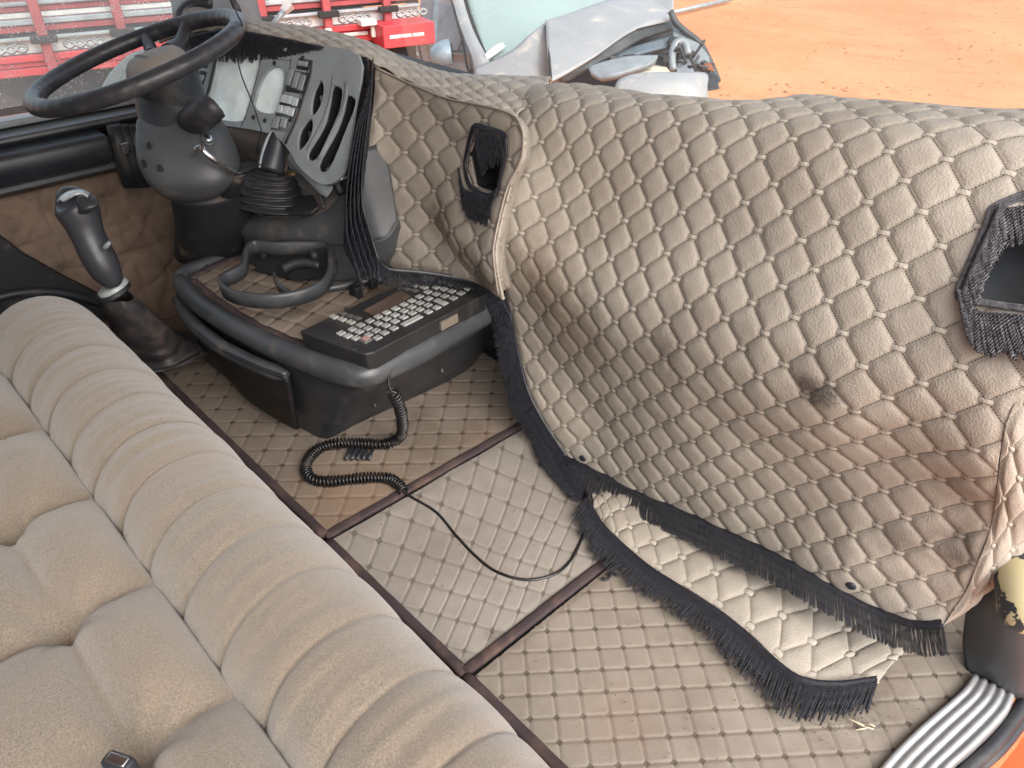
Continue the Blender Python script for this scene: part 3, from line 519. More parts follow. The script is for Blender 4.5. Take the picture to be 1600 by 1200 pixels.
# vent pockets: dark recess with corded frame
def pocket(name,sf,outline,hang_pts,hang_len,mat,tapemat,back_mat,depth=.05,strand_r=.0011,spacing=.0036,out=(0,-1,.2),top_pts=None,top_len=.02,hang=(0,-.05,-1)):
    o=np.array(sf(outline,.002));inn=np.array(sf(outline,-depth));c=inn.mean(0)
    n=len(o);v=np.r_[o,c+(inn-c)*.85];f=[(i,(i+1)%n,n+(i+1)%n,n+i) for i in range(n)]+[tuple(range(n,2*n))]
    obj(name,v,f,back_mat,cover,smooth=False)
    c0=np.mean(np.array(outline),0);hang=sf([tuple(c0+(6,45))],0)[0]-sf([tuple(c0)],0)[0]
    loop=cr(sf(outline,.006),6,closed=True)
    mb=MB()
    for k in range(3):
        cc=loop.mean(0);L=cc+(loop-cc)*(1.0+.05*k)
        v_,f_=tube(L,.0022,6,closed=True);mb.add(v_,f_)
    mb.build('corded_frame',tapemat,cover)
    fringe('pocket_fringe',cr(sf(hang_pts,.010),6),hang_len,mat,cover,spacing=spacing,r=strand_r,out=out,hang=hang,tape=0,layers=2,seg=.0016)
    if top_pts is not None:
        fringe('pocket_valance',cr(sf(top_pts,.008),6),top_len,mat,cover,spacing=spacing,r=strand_r,out=out,hang=hang,tape=0,layers=1)
pocket('side_vent_recess',on_side,[(745,200),(768,203),(792,215),(788,262),(776,300),(742,290),(732,262),(735,235)],[(724,262),(730,290),(740,298),(755,300),(768,304),(780,300),(790,288)],[.05,.05,.055,.06,.055,.02,.0],mt_thread,mt_thread,mt_dark,top_pts=[(747,200),(790,214)],top_len=[.085,.04])
pocket('front_vent_recess',on_main,[(1560,328),(1640,318),(1640,480),(1590,478),(1530,470),(1503,462),(1512,430),(1540,365)],[(1503,455),(1512,480),(1530,488),(1560,490),(1590,492),(1620,492),(1650,495)],[.045,.05,.055,.055,.06,.06,.06],mt_thread_lt,mt_thread_lt,mt_darkgrey,strand_r=.0016,spacing=.0042,out=(-.2,-.9,.2),top_pts=[(1560,330),(1650,318)],top_len=[.05,.055])
_hg=on_main([(1560,470)])[0]-on_main([(1552,400)])[0]
fringe('pocket_side_fringe',cr(on_main([(1566,330),(1548,372),(1535,400),(1518,440),(1506,470)],.010),6),.04,mt_thread_lt,cover,spacing=.005,r=.0016,out=(-.2,-.9,.2),hang=_hg,tape=.016,layers=2)

# ================================================================= FLOOR
fl=MB();fl.box((-1.21,.3,-.02),(2.38,2.6,.03));o=fl.build('cab_floor',mt_dark,smooth=False);setp(o,kind='structure')
def linlat(nodes,o,s):
    K=np.array([k for k,_ in nodes],float);P=np.array([Z(o[0]+x/s,o[1]+y/s,0) for _,(x,y) in nodes]);A=np.c_[np.ones(len(K)),K]
    c=np.linalg.lstsq(A,P,rcond=None)[0]
    return (lambda q:np.c_[np.ones(len(q)),q]@c),(lambda P2:(P2[:,:2]-c[0,:2])@np.linalg.inv(c[1:,:2]))
def matobj(fwd,bwd,outline,m,parent,z0=.008,H=.0022,res=14,bulge=None,kind='sq'):
    q=bwd(np.array([(x,y,0) for x,y in outline]));
    return quilt('quilted_sheet',lambda t:fwd(t)+np.array((0,0,z0))+ (0 if bulge is None else bulge(fwd(t))),q,[],m,parent,res=res,H=H,kind=kind,toward=(0,0,1),solid=.004)
def strip(name,pts,wd,h,mat,parent,z0=.012):
    P=resample(np.array([(x,y,z0) for x,y in pts]),.02);P[:,2]+=rng.normal(0,.0006,len(P))
    v,f=sweep(P,[(-wd/2,-.008),(-wd/2,h*.4),(-wd*.3,h),(wd*.3,h),(wd/2,h*.4),(wd/2,-.008)]);obj(name,v,f,mat,parent)
n1=[];
for c,r,x,y in [(0,-2,640,160),(1,-2,775,160),(2,-2,920,153),(3,-2,1058,155),(4,-2,1205,155),(1,-1,765,240),(2,-1,910,240),(3,-1,1045,240),(4,-1,1195,238),(0,0,600,325),(1,0,745,325),(2,0,895,325),(3,0,1040,325),(0,1,565,420),(1,1,720,415),(2,1,880,415),(0,2,540,520),(1,2,705,510),(-1,2,385,515),(-2,2,240,517),(-3,2,80,530)]: n1.append(((c,r),(x,y)))
f1,b1=linlat(n1,(500,600),4)
mat1=thing('floor_mat','brown soiled diamond quilted floor mat running under the console box','floor mat',(-1.6,.8,0),'floor mats on the cab floor')
matobj(f1,b1,[(-2.22,.50),(-1.105,.505),(-1.095,1.22),(-2.22,1.22)],mt_mat_a,mat1)
strip('binding',[(-1.098,.50),(-1.092,.8),(-1.085,1.18)],.020,.003,mt_bind,mat1,.012)
strip('binding',[(-2.22,.497),(-1.6,.497),(-1.10,.50)],.02,.006,mt_bind,mat1)
tp=[];o4=(500,600)
def ad(q0,p,l,o,s):
    for i,(x,y) in enumerate(l): tp.append(((q0+i,-p),(o[0]+x/s,o[1]+y/s)))
ad(0,0,[(215,957),(375,1005),(515,1045),(645,1090),(770,1130)],o4,4)
ad(1,1,[(425,835),(575,880),(703,928),(830,970),(955,1015),(1060,1060),(1157,1095),(1250,1130),(1345,1160)],o4,4)
ad(3,2,[(760,775),(885,825),(1005,872),(1117,915),(1222,958),(1318,990),(1405,1022),(1492,1055)],o4,4)
ad(3,3,[(800,615),(938,670),(1058,720),(1172,770),(1280,812),(1380,857),(1470,892),(1553,922)],o4,4)
ad(4,4,[(980,520),(1105,572),(1218,622),(1330,670),(1435,718),(1532,762)],o4,4)
ad(5,5,[(1138,425),(1262,480),(1372,527),(1480,580)],o4,4);ad(6,6,[(1295,330),(1410,380)],o4,4)
ad(1,-1,[(280,745),(350,770),(427,792),(493,812),(555,832),(613,848),(670,862),(727,885)],(450,550),2.1818)
ad(4,-2,[(455,895),(517,912),(577,928),(637,943),(695,960),(755,975)],(450,550),2.1818)
K=np.array([k for k,_ in tp],float);PW=np.array([Z(*p,0) for _,p in tp])
t2=TPS(K,PW,.3);t2i=TPS(PW[:,:2]*10,K,.3)
mat2=thing('floor_mat','clean grey quilted floor mat between the brown mat and the passenger mat','floor mat',(-.86,.8,0),'floor mats on the cab floor')
matobj(lambda t:t2(t),lambda P:t2i(P[:,:2]*10),[(-1.078,.505),(-.85,.505),(-.655,.505),(-.655,.8),(-.65,1.15),(-.85,1.16),(-1.07,1.16),(-1.075,.8)],mt_mat_b,mat2,z0=.011)
strip('binding',[(-.648,.50),(-.645,.8),(-.64,1.1)],.019,.003,mt_bind,mat2,.015)
strip('binding',[(-1.08,.497),(-.86,.497),(-.645,.50)],.02,.006,mt_bind,mat2)
rows={0:(0,790,[(490,790),(645,775),(800,770),(955,757),(1110,750),(1270,745),(1425,740)]),1:(0,0,[(500,915),(660,910),(820,903),(985,895),(1143,888),(1303,880),(1465,875)]),
 2:(-1,0,[(355,1070),(515,1065),(685,1055),(845,1050),(1013,1045),(1175,1035),(1340,1030),(1505,1022)]),-1:(1,0,[(625,645),(778,640),(930,630),(1083,620),(1232,610),(1385,605)]),-2:(1,0,[(605,525),(755,515),(905,510),(1055,495),(1203,487),(1345,480)])}
n3_=[((c0+i,r),(x,y)) for r,(c0,_,l) in rows.items() for i,(x,y) in enumerate(l)]
f3,b3=linlat(n3_,(740,860),4)
mat3=thing('floor_mat','dusty beige quilted passenger floor mat reaching to the door sill','floor mat',(-.35,.8,0),'floor mats on the cab floor')
matobj(f3,b3,[(-.632,.505),(-.02,.505),(.0,.9),(.02,1.32),(-.3,1.32),(-.63,1.3)],mt_mat_c,mat3,z0=.009)
strip('binding',[(-.64,.497),(-.3,.497),(-.02,.497)],.02,.006,mt_bind,mat3)

# ================================================================= SEAT
def seat_mat():
    m,n,b=M('beige_velour');p=opos(n)
    a=noi(n,420,4,.75,p);s=noi(n,6,5,.6,p,.3)
    st=nd(n,'ShaderNodeMapping');n.links.new(p,st.inputs[0]);st.inputs['Scale'].default_value=(60,3,14)
    k=noi(n,1.0,5,.6,st.outputs[0],.2)
    c=mixc(n,rmp(n,a,.35,.65),(.112,.090,.068),(.255,.215,.168));c=mixc(n,rmp(n,s,.4,.75,0,.5),c,(.20,.155,.115))
    c=mixc(n,rmp(n,k,.56,.72,0,.35),c,(.17,.135,.10))
    n.links.new(c,b.inputs['Base Color']);b.inputs['Roughness'].default_value=.95;b.inputs['Specular IOR Level'].default_value=.1
    b.inputs['Sheen Weight'].default_value=.5;b.inputs['Sheen Roughness'].default_value=.5
    h=bmp(n,None,a,.8,.0016);bmp(n,b,k,.25,.002,h);return m
mt_velour=seat_mat()
seat=thing('bench_seat','beige velour bench seat with channelled front roll and button tufted cushion','bench seat',(-.9,0,0))
SY=.133;NX=[-1.531+.0+i*.1075 for i in range(-3,18)]   # roll seams
def roll_pt(x,a,xe=-1.80):
    """a 0 (rear crease) .. 1 (front underside)"""
    th=math.radians(200-a*275)
    cy,cz,ry,rz=.238,.325,.112,.118
    f=(x-NX[0])/.1075;fr=abs((f%1)-.5)*2
    seam=1-((.022+.05*max(0,1-a/.45))*fr**4+(.026+.04*max(0,1-a/.5))*fr**26)*max(0,min(1,(1.02-a)*4))**.8
    # round off the far end
    e=max(0,(x-xe)/.16);er=math.sqrt(max(0,1-(1-min(1,e))**2))
    er=max(er,.03)
    y=cy+ry*math.cos(th)*seam*(.55+.45*er);z=cz+(rz*math.sin(th)*seam)*er+.0
    if a<.04: y+= .0
    w_=noise.noise(Vector((x*9,a*5,0)))*.004*er+noise.noise(Vector((x*50,a*2.5,2)))*.0035*math.sin(min(1,a*1.6)*math.pi)
    return (x,y+w_*math.cos(th),z+w_*math.sin(th))
xs=np.r_[np.linspace(-1.80,-1.64,14),np.arange(-1.63,.12,.0036)];aa=np.linspace(0,1,64)
v=[roll_pt(x,a) for x in xs for a in aa];na=len(aa);f=[(i*na+j,(i+1)*na+j,(i+1)*na+j+1,i*na+j+1) for i in range(len(xs)-1) for j in range(na-1)]
f.append(tuple(range(na)))
obj('front_roll',v,f,mt_velour,seat)
# tufted cushion behind: pulls on a square pattern aligned with every second roll seam
PXs=[-1.335+i*.2375 for i in range(-3,8)];PYs=[.012-.225*i for i in range(0,4)]
def cush(x,y):
    base=.385
    u=(x-PXs[0])/.2375;vv=(.012-y)/.225
    d=1e9
    # rows: 0 between roll crease (y=.13) and first pull row, then squares
    fx=abs(math.sin(math.pi*u))**.5
    if y>.012:
        t=(.133-y)/.121
        h=.052*(math.sin(math.pi*(.03+.93*t))**.55)*(.15+.85*fx)
        h*=1-.05*(1-abs(math.sin(2*math.pi*u))**.6)*(1-abs(2*t-1))
        return base-.03+h
    fy=abs(math.sin(math.pi*min(1,max(.0,vv))if vv<1 else math.pi*vv))**.5
    return base-.03+.055*(.15+.85*fx)*(.26+.74*fy)
def pull(x,y):
    u=(x-PXs[0])/.2375;vv=(.012-y)/.225
    du=(u-round(u))*.2375;dv=(vv-round(vv))*.225 if vv>-.3 else 9
    r=math.hypot(du,dv);a=math.atan2(dv,du)
    return -.028*math.exp(-(r/.022)**2)+(.0028*math.cos(a*7+round(u)*2)*math.exp(-((r-.05)/.035)**2))
xs=np.arange(-1.86,.12,.006);ys=np.r_[np.arange(.134,-.62,-.006)]
v=[(x,y,cush(x,y)+pull(x,y)+noise.noise(Vector((x*14,y*14,0)))*.0025) for x in xs for y in ys];nb=len(ys)
f=[(i*nb+j,i*nb+j+1,(i+1)*nb+j+1,(i+1)*nb+j) for i in range(len(xs)-1) for j in range(nb-1)]
obj('tufted_cushion',v,f,mt_velour,seat,solid=.01)
sb_=MB();sb_.box((-.86,-.05,.13),(1.9,.62,.36));sb_.build('seat_base',mt_dark,seat,smooth=False,bevel=.01)
bk=MB();bk.box((-.86,-.70,.80),(1.95,.14,.95));bk.build('backrest',mt_velour,seat,bevel=.05,seg=4)
# seat belt buckle between the cushions
bkl=thing('seat_belt_buckle','black seat belt buckle poking up beside the tufted cushion at the bottom edge','buckle',tuple(D(192,1200,.80)))
c=D(194,1207,.80);mb=MB();mb.box(c,(.034,.018,.05),Matrix.Rotation(.5,3,'Z'));mb.build('buckle_body',mt_black,bkl,bevel=.005)
mb=MB();mb.box(c+np.array((0,0,.021)),(.024,.011,.012),Matrix.Rotation(.5,3,'Z'));mb.build('release_button',mt_chrome,bkl,bevel=.002)
# ================================================================= CONSOLE BOX
def disc(mb,P,n,r,h=.003,k=14,dome=True):
    n=np.array(n,float);n/=np.linalg.norm(n);a=np.cross(n,(0,0,1.)) if abs(n[2])<.9 else np.cross(n,(1.,0,0));a/=np.linalg.norm(a);b=np.cross(n,a)
    v=[];f=[]
    for rr,hh in((r,-.001),(r,h*.7),(r*.85,h)):
        for i in range(k):
            t=i/k*2*math.pi;v.append(P+n*hh+rr*(a*math.cos(t)+b*math.sin(t)))
    for j in range(2):
        for i in range(k):f.append((j*k+i,j*k+(i+1)%k,(j+1)*k+(i+1)%k,(j+1)*k+i))
    f.append(tuple(range(2*k,3*k)));mb.add(v,f)
box=thing('console_box','low black console box with rounded rim and brown quilted tray in mid floor','console',(-1.5,.8,0))
ZT=.325
rim_px=[(283,440),(297,460),(325,484),(400,528),(475,561),(531,580),(569,585),(603,572),(662,544),(737,501),(790,474)]
rim=[Z(x,y,ZT) for x,y in rim_px];rimc=cr(rim,8)
rr=np.interp(np.linspace(0,1,len(rimc)),[0,.08,.3,.6,.7,1],[.020,.024,.024,.027,.029,.026])
v,f=tube(rimc,rr,16);obj('rim',v,f,mt_black_worn,box)
back=[Z(283,440,ZT),Z(290,427,ZT),Z(330,411,ZT),Z(390,389,ZT),np.array((-1.80,1.15,ZT))]
v,f=sweep(cr(back,6),[(-.016,-.03),(-.018,.010),(-.010,.018),(.010,.018),(.018,.010),(.016,-.03)]);obj('rear_rim',v,f,mt_black_worn,box)
T_=[(283,448),(325,490),(400,535),(470,572),(531,588),(569,594),(603,582),(662,552),(737,508),(788,482)]
B_=[(322,552),(374,610),(420,645),(480,678),(500,687),(520,686),(561,664),(625,634),(730,582),(772,540)]
rowsb=[]
Tp=[Z(x,y,.315) for x,y in T_]+[np.array((-1.15,1.25,.315)),np.array((-1.82,1.2,.315)),Z(385,395,.315)]
Bp=[Z(x,y,.012) for x,y in B_]+[np.array((-1.3,1.3,.012)),np.array((-1.8,1.25,.012)),np.array((-1.86,.9,.012))]
def loft(rings,name,mat,parent,closed=True,sub=0,**k):
    v=[];m=len(rings[0])
    for r in rings:v+=list(r)
    f=[(i*m+j,i*m+(j+1)%m,(i+1)*m+(j+1)%m,(i+1)*m+j) for i in range(len(rings)-1) for j in range(m if closed else m-1)]
    return obj(name,v,f,mat,parent,sub=sub,**k)
Tp=np.array(Tp);Bp=np.array(Bp);inw=(Tp.mean(0)-Tp);inw[:,2]=0
rings=[Tp+inw*.02+(0,0,-.0),Tp+inw*.03+(0,0,-.03),Tp*.75+Bp*.25+inw*.015,Tp*.4+Bp*.6,Bp+inw*.0+(0,0,.015),Bp+inw*.03]
rings=[cr(r,5,closed=True) for r in rings]
loft(rings,'body',mt_black,box)
# drawer front with its curved grip
gp=[(276,468),(300,503),(330,530),(362,551),(411,574),(449,587)]
gr_=cr([Z(x,y,.272) for x,y in gp],8);rg=np.interp(np.linspace(0,1,len(gr_)),[0,.1,.9,1],[.012,.017,.018,.010])
dr=[np.array([Z(x,y,.285)for x,y in gp]),np.array([Z(x+6,y+10,.235) for x,y in gp]),np.array([Z(x+40*(1-i/5)*.9+18,y+62+i*4,.06)for i,(x,y) in enumerate(gp)])]
dro=loft([cr(r,6) for r in dr],'drawer_front',mt_dark,box,closed=False,solid=.008)
v,f=tube(gr_,rg,14);obj('drawer_grip',v,f,mt_black_worn,dro)
for (px_,py_) in((585,632),(690,578)):
    # on the slanted right face
    a,b,c=Tp[7]+inw[7]*.03-(0,0,.02),Bp[6],Bp[8];n=np.cross(b-a,c-a);n/=np.linalg.norm(n)
    if n@(CAM-a)<0:n=-n
    P=PL(px_,py_,a+n*.004,n);mb=MB();disc(mb,P,n,.0075,.004);s_=mb.build('screw',mt_dark,box)
    mb=MB();disc(mb,P+n*.004,n,.003,.001,6);mb.build('screw_socket',mt_chrome,s_)
# tray lining
tz=.331
tl=[Z(x,y,tz)[:2] for x,y in[(300,437),(335,467),(405,512),(470,540),(540,563),(570,566),(600,556),(662,528),(740,484),(700,440),(600,430),(500,410),(392,398),(340,415)]]
ca,sa=math.cos(.35),math.sin(.35);L_=.054
ft=lambda q:np.c_[-1.5+(q[:,0]*ca-q[:,1]*sa)*L_,.8+(q[:,0]*sa+q[:,1]*ca)*L_,np.full(len(q),tz)]
bt=lambda P:np.c_[((P[:,0]+1.5)*ca+(P[:,1]-.8)*sa)/L_,(-(P[:,0]+1.5)*sa+(P[:,1]-.8)*ca)/L_]
quilt('tray_lining',lambda q:ft(q),bt(np.array(tl)),[],mt_mat_a,box,res=10,H=.005,kind='sq',toward=(0,0,1),solid=.004)
ed=cr([(p[0],p[1],tz+.003) for p in tl[:9]],6);v,f=sweep(ed,[(-.012,-.006),(-.010,.003),(.008,.004),(.012,-.006)]);obj('lining_edge',v+rng.normal(0,.0012,(len(v),3)),f,mt_bind,box)
ed=cr([(p[0],p[1],tz+.003) for p in tl[-2:]+tl[:1]],8);v,f=sweep(ed,[(-.012,-.006),(-.010,.003),(.008,.004),(.012,-.006)]);obj('lining_edge',v+rng.normal(0,.0015,(len(v),3)),f,mt_bind,box)
# base trim strip behind the keyboard
bs=cr([Z(x,y,.345) for x,y in[(505,452),(540,446),(568,440),(600,436)]],5);v,f=tube(bs,.010,8);obj('base_trim',v,f,mt_black_worn,box)
for x,y in((560,446),(583,443)):
    mb=MB();mb.box(Z(x,y,.352),(.012,.02,.022));mb.build('trim_clip',mt_dark,box,bevel=.002)
mb=MB();mb.box(Z(556,455,.345),(.03,.02,.03));mb.build('trim_clip',mt_dark,box,bevel=.003)

# ================================================================= KEYBOARD TERMINAL
kb=thing('keyboard_terminal','black compact keyboard terminal with light grey keys lying on the console box','keyboard',tuple(Z(620,500,.345)))
kz=.388
A,B,C_,D_=[Z(x,y,kz) for x,y in((468,517),(573,556),(768,455),(655,429))]
def kbp(s,t,h=0): # s along length 0 front .. 1 rear, t 0 left .. 1 right
    return (A*(1-s)+D_*s)*(1-t)+(B*(1-s)+C_*s)*t+np.array((0,0,h))
out=[kbp(s,t) for s,t in((0,.0),(0,.3),(0,.6),(.0,.86),(.012,.95),(.05,1),(.35,1.0),(.7,1.0),(.97,1),(1.0,.93),(1.015,.6),(1.015,.3),(.99,.04),(.6,0),(.3,0))]
ctr=sum(out)/len(out)
def ringat(z,k): return [np.array((ctr[0]+(p[0]-ctr[0])*k,ctr[1]+(p[1]-ctr[1])*k,z)) for p in out]
v=[];rg=[ringat(.345,.955),ringat(.372,.985),ringat(kz-.003,1),ringat(kz,.985)];m=len(out)
for r in rg:v+=r
f=[(i*m+j,i*m+(j+1)%m,(i+1)*m+(j+1)%m,(i+1)*m+j) for i in range(3) for j in range(m)]+[tuple(range(3*m,4*m)),tuple(range(m))[::-1]]
mt_kb=plain('terminal_black_plastic',(.018,.018,.019),.45,bump=.2,dirt=.3,dirtcol=(.07,.058,.05))
mt_key=plain('light_grey_key',(.30,.31,.30),.5,dirt=.25,dirtcol=(.3,.27,.22))
mt_keyd=plain('dark_grey_key',(.10,.095,.09),.5,dirt=.2);mt_keyred=plain('faded_red_key',(.33,.20,.18),.5)
mt_ink=plain('key_legend_ink',(.06,.06,.06),.6,var=0)
obj('casing',v,f,mt_kb,kb,smooth=True,bevel=.0015)
es=(D_-A+C_-B);es/=np.linalg.norm(es);et=(B-A);et-=es*np.dot(et,es);et/=np.linalg.norm(et)
en=np.cross(es,et);en=en if en[2]>0 else -en
def KP(zx,zy,h=0): return Z(450+zx/4.571,400+zy/4.571,kz+h)
keymeshes={}
def key(name,zx,zy,ls,lt,mat,h=.0035,legend=True,par=None):
    c=KP(zx,zy,0);g=(ls,lt,h,mat.name)
    if g not in keymeshes:
        v=[];
        for z_,k in((0,1),(h*.75,1),(h,.86)):
            for a,b in((-1,-1),(1,-1),(1,1),(-1,1)):v.append((a*ls/2*k,b*lt/2*k,z_))
        f=[(i*4+j,i*4+(j+1)%4,(i+1)*4+(j+1)%4,(i+1)*4+j) for i in range(2) for j in range(4)]+[(8,9,10,11)]
        o=obj(name,v,f,mat,parent=kb,local=True,smooth=False);keymeshes[g]=o.data
    else:
        o=bpy.data.objects.new(name,keymeshes[g]);COL.objects.link(o);o.parent=kb
    Mx=Matrix(((es[0],et[0],en[0]),(es[1],et[1],en[1]),(es[2],et[2],en[2])))
    o.location=Vector(c-np.array(kb.location));o.rotation_euler=Mx.to_euler()
    if legend:
        if 'leg' not in keymeshes:
            q=MB();q.box((.002,-.002,h+.0002),(.0030,.0016,.0004));q.box((.0045,-.001,h+.0002),(.0012,.003,.0004))
            l=q.build('key_legend',mt_ink,parent=o,local=True,smooth=False);keymeshes['leg']=l.data
        else:
            l=bpy.data.objects.new('key_legend',keymeshes['leg']);COL.objects.link(l);l.parent=o
    return o
ks,kt=.0152,.0132
KEYS=[(380,555),(430,575),(487,590),(460,527),(510,545),(575,568),(640,588),(520,497),(572,520),(630,537),(690,552),(585,467),(645,485),(700,500),(757,520),(645,437),(705,452),(765,470),
(705,408),(765,425),(828,441),(770,379),(830,396),(888,411),(828,350),(885,368),(943,385),(1003,402),(885,323),(943,338),(1000,355),(1062,372),(940,293),(1005,308),
(1000,260),(1060,275),(1120,290),(1182,305),(1060,227),(1115,240),(1170,255),(1235,269),(1100,190),(1165,205),(1225,220),(1285,236)]
for x,y in KEYS: key('key',x,y,ks,kt,mt_key)
key('space_bar',885,465,.052,kt,mt_key,legend=False);key('key',1092,332,ks,.032,mt_key)
for x,y in[(330,437),(388,456),(450,476),(848,195),(910,211),(972,228)]:key('key',x,y,.0135,.0165,mt_key)
for x,y in[(395,412),(445,430),(498,446),(795,223),(850,236),(905,248)]:key('function_key',x,y,.012,.014,mt_keyd,h=.002,legend=False)
rk=key('emergency_key',556,607,.019,.018,mt_keyd,h=.006,legend=False)
mb=MB();mb.box((0,0,.0066),(.014,.013,.002));mb.build('key_cap',mt_keyred,rk,local=True,smooth=False)
# cursor ring
cc=KP(1003,165,.001);mbp=MB()
for k in range(4):
    a0=k*math.pi/2+.12+.785;ps=[]
    for r_ in(.0155,.0085):
        rngA=[a0+i/6*(math.pi/2-.24) for i in range(7)]
        if r_==.0085:rngA=rngA[::-1]
        ps+=[cc+es*math.cos(t)*r_*1.0+et*math.sin(t)*r_ for t in rngA]
    q=MB();q.prism(ps,en*.003);q.build('cursor_key',mt_key,kb,smooth=False)
q=MB();disc(q,cc,en,.0055,.003);q.build('cursor_centre_key',mt_key,kb)
# screen: smoked, dusty display window
q=MB();q.prism([KP(540,390,.0004),KP(640,440,.0004),KP(880,290,.0004),KP(800,245,.0004)],en*.0006)
mt_scr=plain('dusty_display_window',(.075,.055,.045),.35,dirt=.5,dirtcol=(.16,.11,.085),scale=14);q.build('display_window',mt_scr,kb,smooth=False)
# rear notch block
q=MB();q.box(kbp(.62,1.0,-.022)+et*(-.001),(.045,.006,.016),Matrix(((et[0],es[0],0),(et[1],es[1],0),(0,0,1))) if False else None);
notch=kbp(.62,1.006,-.020);Rk=np.array((es,et,en)).T
q=MB();q.box(notch,(.05,.006,.020),Rk);q.build('cable_notch',plain('tan_gap',(.15,.125,.10),.8),kb,smooth=False)
q=MB();disc(q,KP(468,657,0),en,.007,.0008,16);q.build('fixing_screw',mt_kb,kb)

# ================================================================= COILED CORD
cord=thing('coiled_cord','black coiled telephone style cord and thin cable snaking from the keyboard over the floor mats','cord',tuple(Z(540,720,.01)))
mt_cord=plain('glossy_black_cord',(.012,.012,.013),.28,dirt=.15,dirtcol=(.10,.07,.05))
lead=cr([D(600,546,1.575),D(607,556,1.56),D(609,575,1.555),D(607,597,1.56),D(611,610,1.565),D(620,614,1.57)],8)
q=MB();q.tube(lead,.0030,8);q.tube([D(596,541,1.59),D(601,547,1.575)],.007,10);q.build('straight_lead',mt_cord,cord)
cpx=[(614,612,1.60),(622,630,1.64),(628,652,1.70),(628,675,1.78)]
c2=[(618,688),(598,694),(570,693),(540,692),(515,695),(494,704),(481,720),(479,738),(492,750),(520,752),(555,748),(585,746),(608,748),(624,758),(631,768)]
cp=cr([D(*c) for c in cpx]+[Z(x,y,.022) for x,y in c2],10);cp=resample(cp,.0011)
T,U,V=frames(cp);s=np.arange(len(cp))*.0011
Rc=.0115;pit=np.interp(s,[0,.10,.2,s[-1]],[.0125,.0098,.0085,.0080]);ph=np.cumsum(.0011/pit)*2*math.pi
Rv=Rc*(1+.06*np.sin(s*90))
cx_=cp+Rv[:,None]*(np.cos(ph)[:,None]*U+np.sin(ph)[:,None]*V)
v,f=tube(cx_,.0026,7);obj('coil',v,f,mt_cord,cord)
cab=cr([Z(631,768,.02)]+[Z(x,y,.014) for x,y in[(645,778),(682,801),(712,836),(742,868),(775,893),(820,906),(862,899),(888,880),(905,850),(913,830)]]+[Z(919,812,.030)],10)
v,f=tube(cab,.0032,8);obj('cable',v,f,mt_cord,cord)
clip=thing('cable_clip','small black ribbed plastic clip lying beneath the coiled cord','clip',tuple(Z(558,710,.01)))
for i in range(5):
    a,b=Z(540+i*9,718,.017),Z(548+i*9,699,.017)
    q=MB();q.tube([a,b],.0042,8);q.build('rib',mt_black,clip)
q=MB();q.box(Z(562,709,.014),(.055,.02,.008),Matrix.Rotation(.3,3,'Z'));q.build('clip_base',mt_black,clip,bevel=.002)
hk=thing('hook_scrap','tiny black hooked scrap on the passenger mat by the lower fringe','scrap',tuple(Z(952,900,.01)))
q=MB();q.tube(cr([Z(x,y,.02) for x,y in[(941,903),(945,906),(951,903),(953,898),(958,896),(963,899)]],5),.003,7);o=q.build('hook',mt_dark,hk)

# ================================================================= LOWER DASH TOWER + CUP HOLDER
tower=thing('centre_dash_tower','dark grey moulded centre dash pod rising from the rear of the console box','dash pod',(-1.55,1.0,.33))
r0=[(386,346,1.93),(396,338,1.92),(420,345,1.88),(455,345,1.84),(492,340,1.80),(522,322,1.77),(541,292,1.75),(547,262,1.74),(552,235,1.735)]
r1=[(379,356,1.915),(391,350,1.90),(418,356,1.865),(455,357,1.825),(497,351,1.785),(530,332,1.755),(552,302,1.735),(559,270,1.725),(564,235,1.72)]
r2=[(379,364,1.92),(393,365,1.895),(420,370,1.862),(455,372,1.825),(502,368,1.785),(545,354,1.75),(575,330,1.735),(590,300,1.735),(600,235,1.74)]
r3=[(383,371,1.935),(398,380,1.91),(425,385,1.88),(460,386,1.845),(507,384,1.80),(552,379,1.765),(585,373,1.745),(605,365,1.745),(620,340,1.75)]
r4=[(388,405,.33),(400,417,.33),(428,430,.33),(463,437,.33),(508,441,.33),(553,441,.33),(588,438,.33),(615,432,.33),(640,425,.33)]
R_=[[D(*c) for c in r] for r in(r0,r1,r2,r3)]+[[Z(*c) for c in r4]]
R_.insert(4,[p*.93+q_*.07 for p,q_ in zip(R_[3],R_[4])])
G,ff,uv=patch(R_,6,7);obj('pod_shell',G,ff,mt_darkgrey,tower,solid=.006)
cre=cr([D(x,y+1,d-.003) for x,y,d in r3[1:]],6);v,f=tube(cre,.0018,6);obj('moulding_line',v,f,mt_black_worn,tower)
# shelf inside the lip
sh=[[(384,350,1.96),(420,345,1.90),(490,340,1.82),(545,300,1.77)],[(388,310,2.0),(430,300,1.95),(490,275,1.88),(540,255,1.82)],[(395,270,2.05),(430,255,2.0),(470,240,1.93),(520,225,1.87)]]
G,ff,uv=patch([[D(*c) for c in r] for r in sh],6,6);obj('shelf',G,ff,plain('dusty_shelf_plastic',(.13,.12,.115),.6,dirt=.6,dirtcol=(.25,.2,.16)),tower,solid=.004)
q=MB();q.prism([D(*c) for c in[(404,318,1.90),(489,310,1.835),(500,329,1.805),(488,338,1.80),(412,339,1.85)]],(0,0,.012));q.build('ashtray_lid',mt_dark,tower,bevel=.004)
q=MB();q.tube(cr([D(448,243,1.86),D(455,262,1.85),D(462,275,1.84),D(480,282,1.82),D(495,295,1.80),D(507,325,1.79)],6),.004,7);q.build('trim_edge',mt_darkgrey,tower)
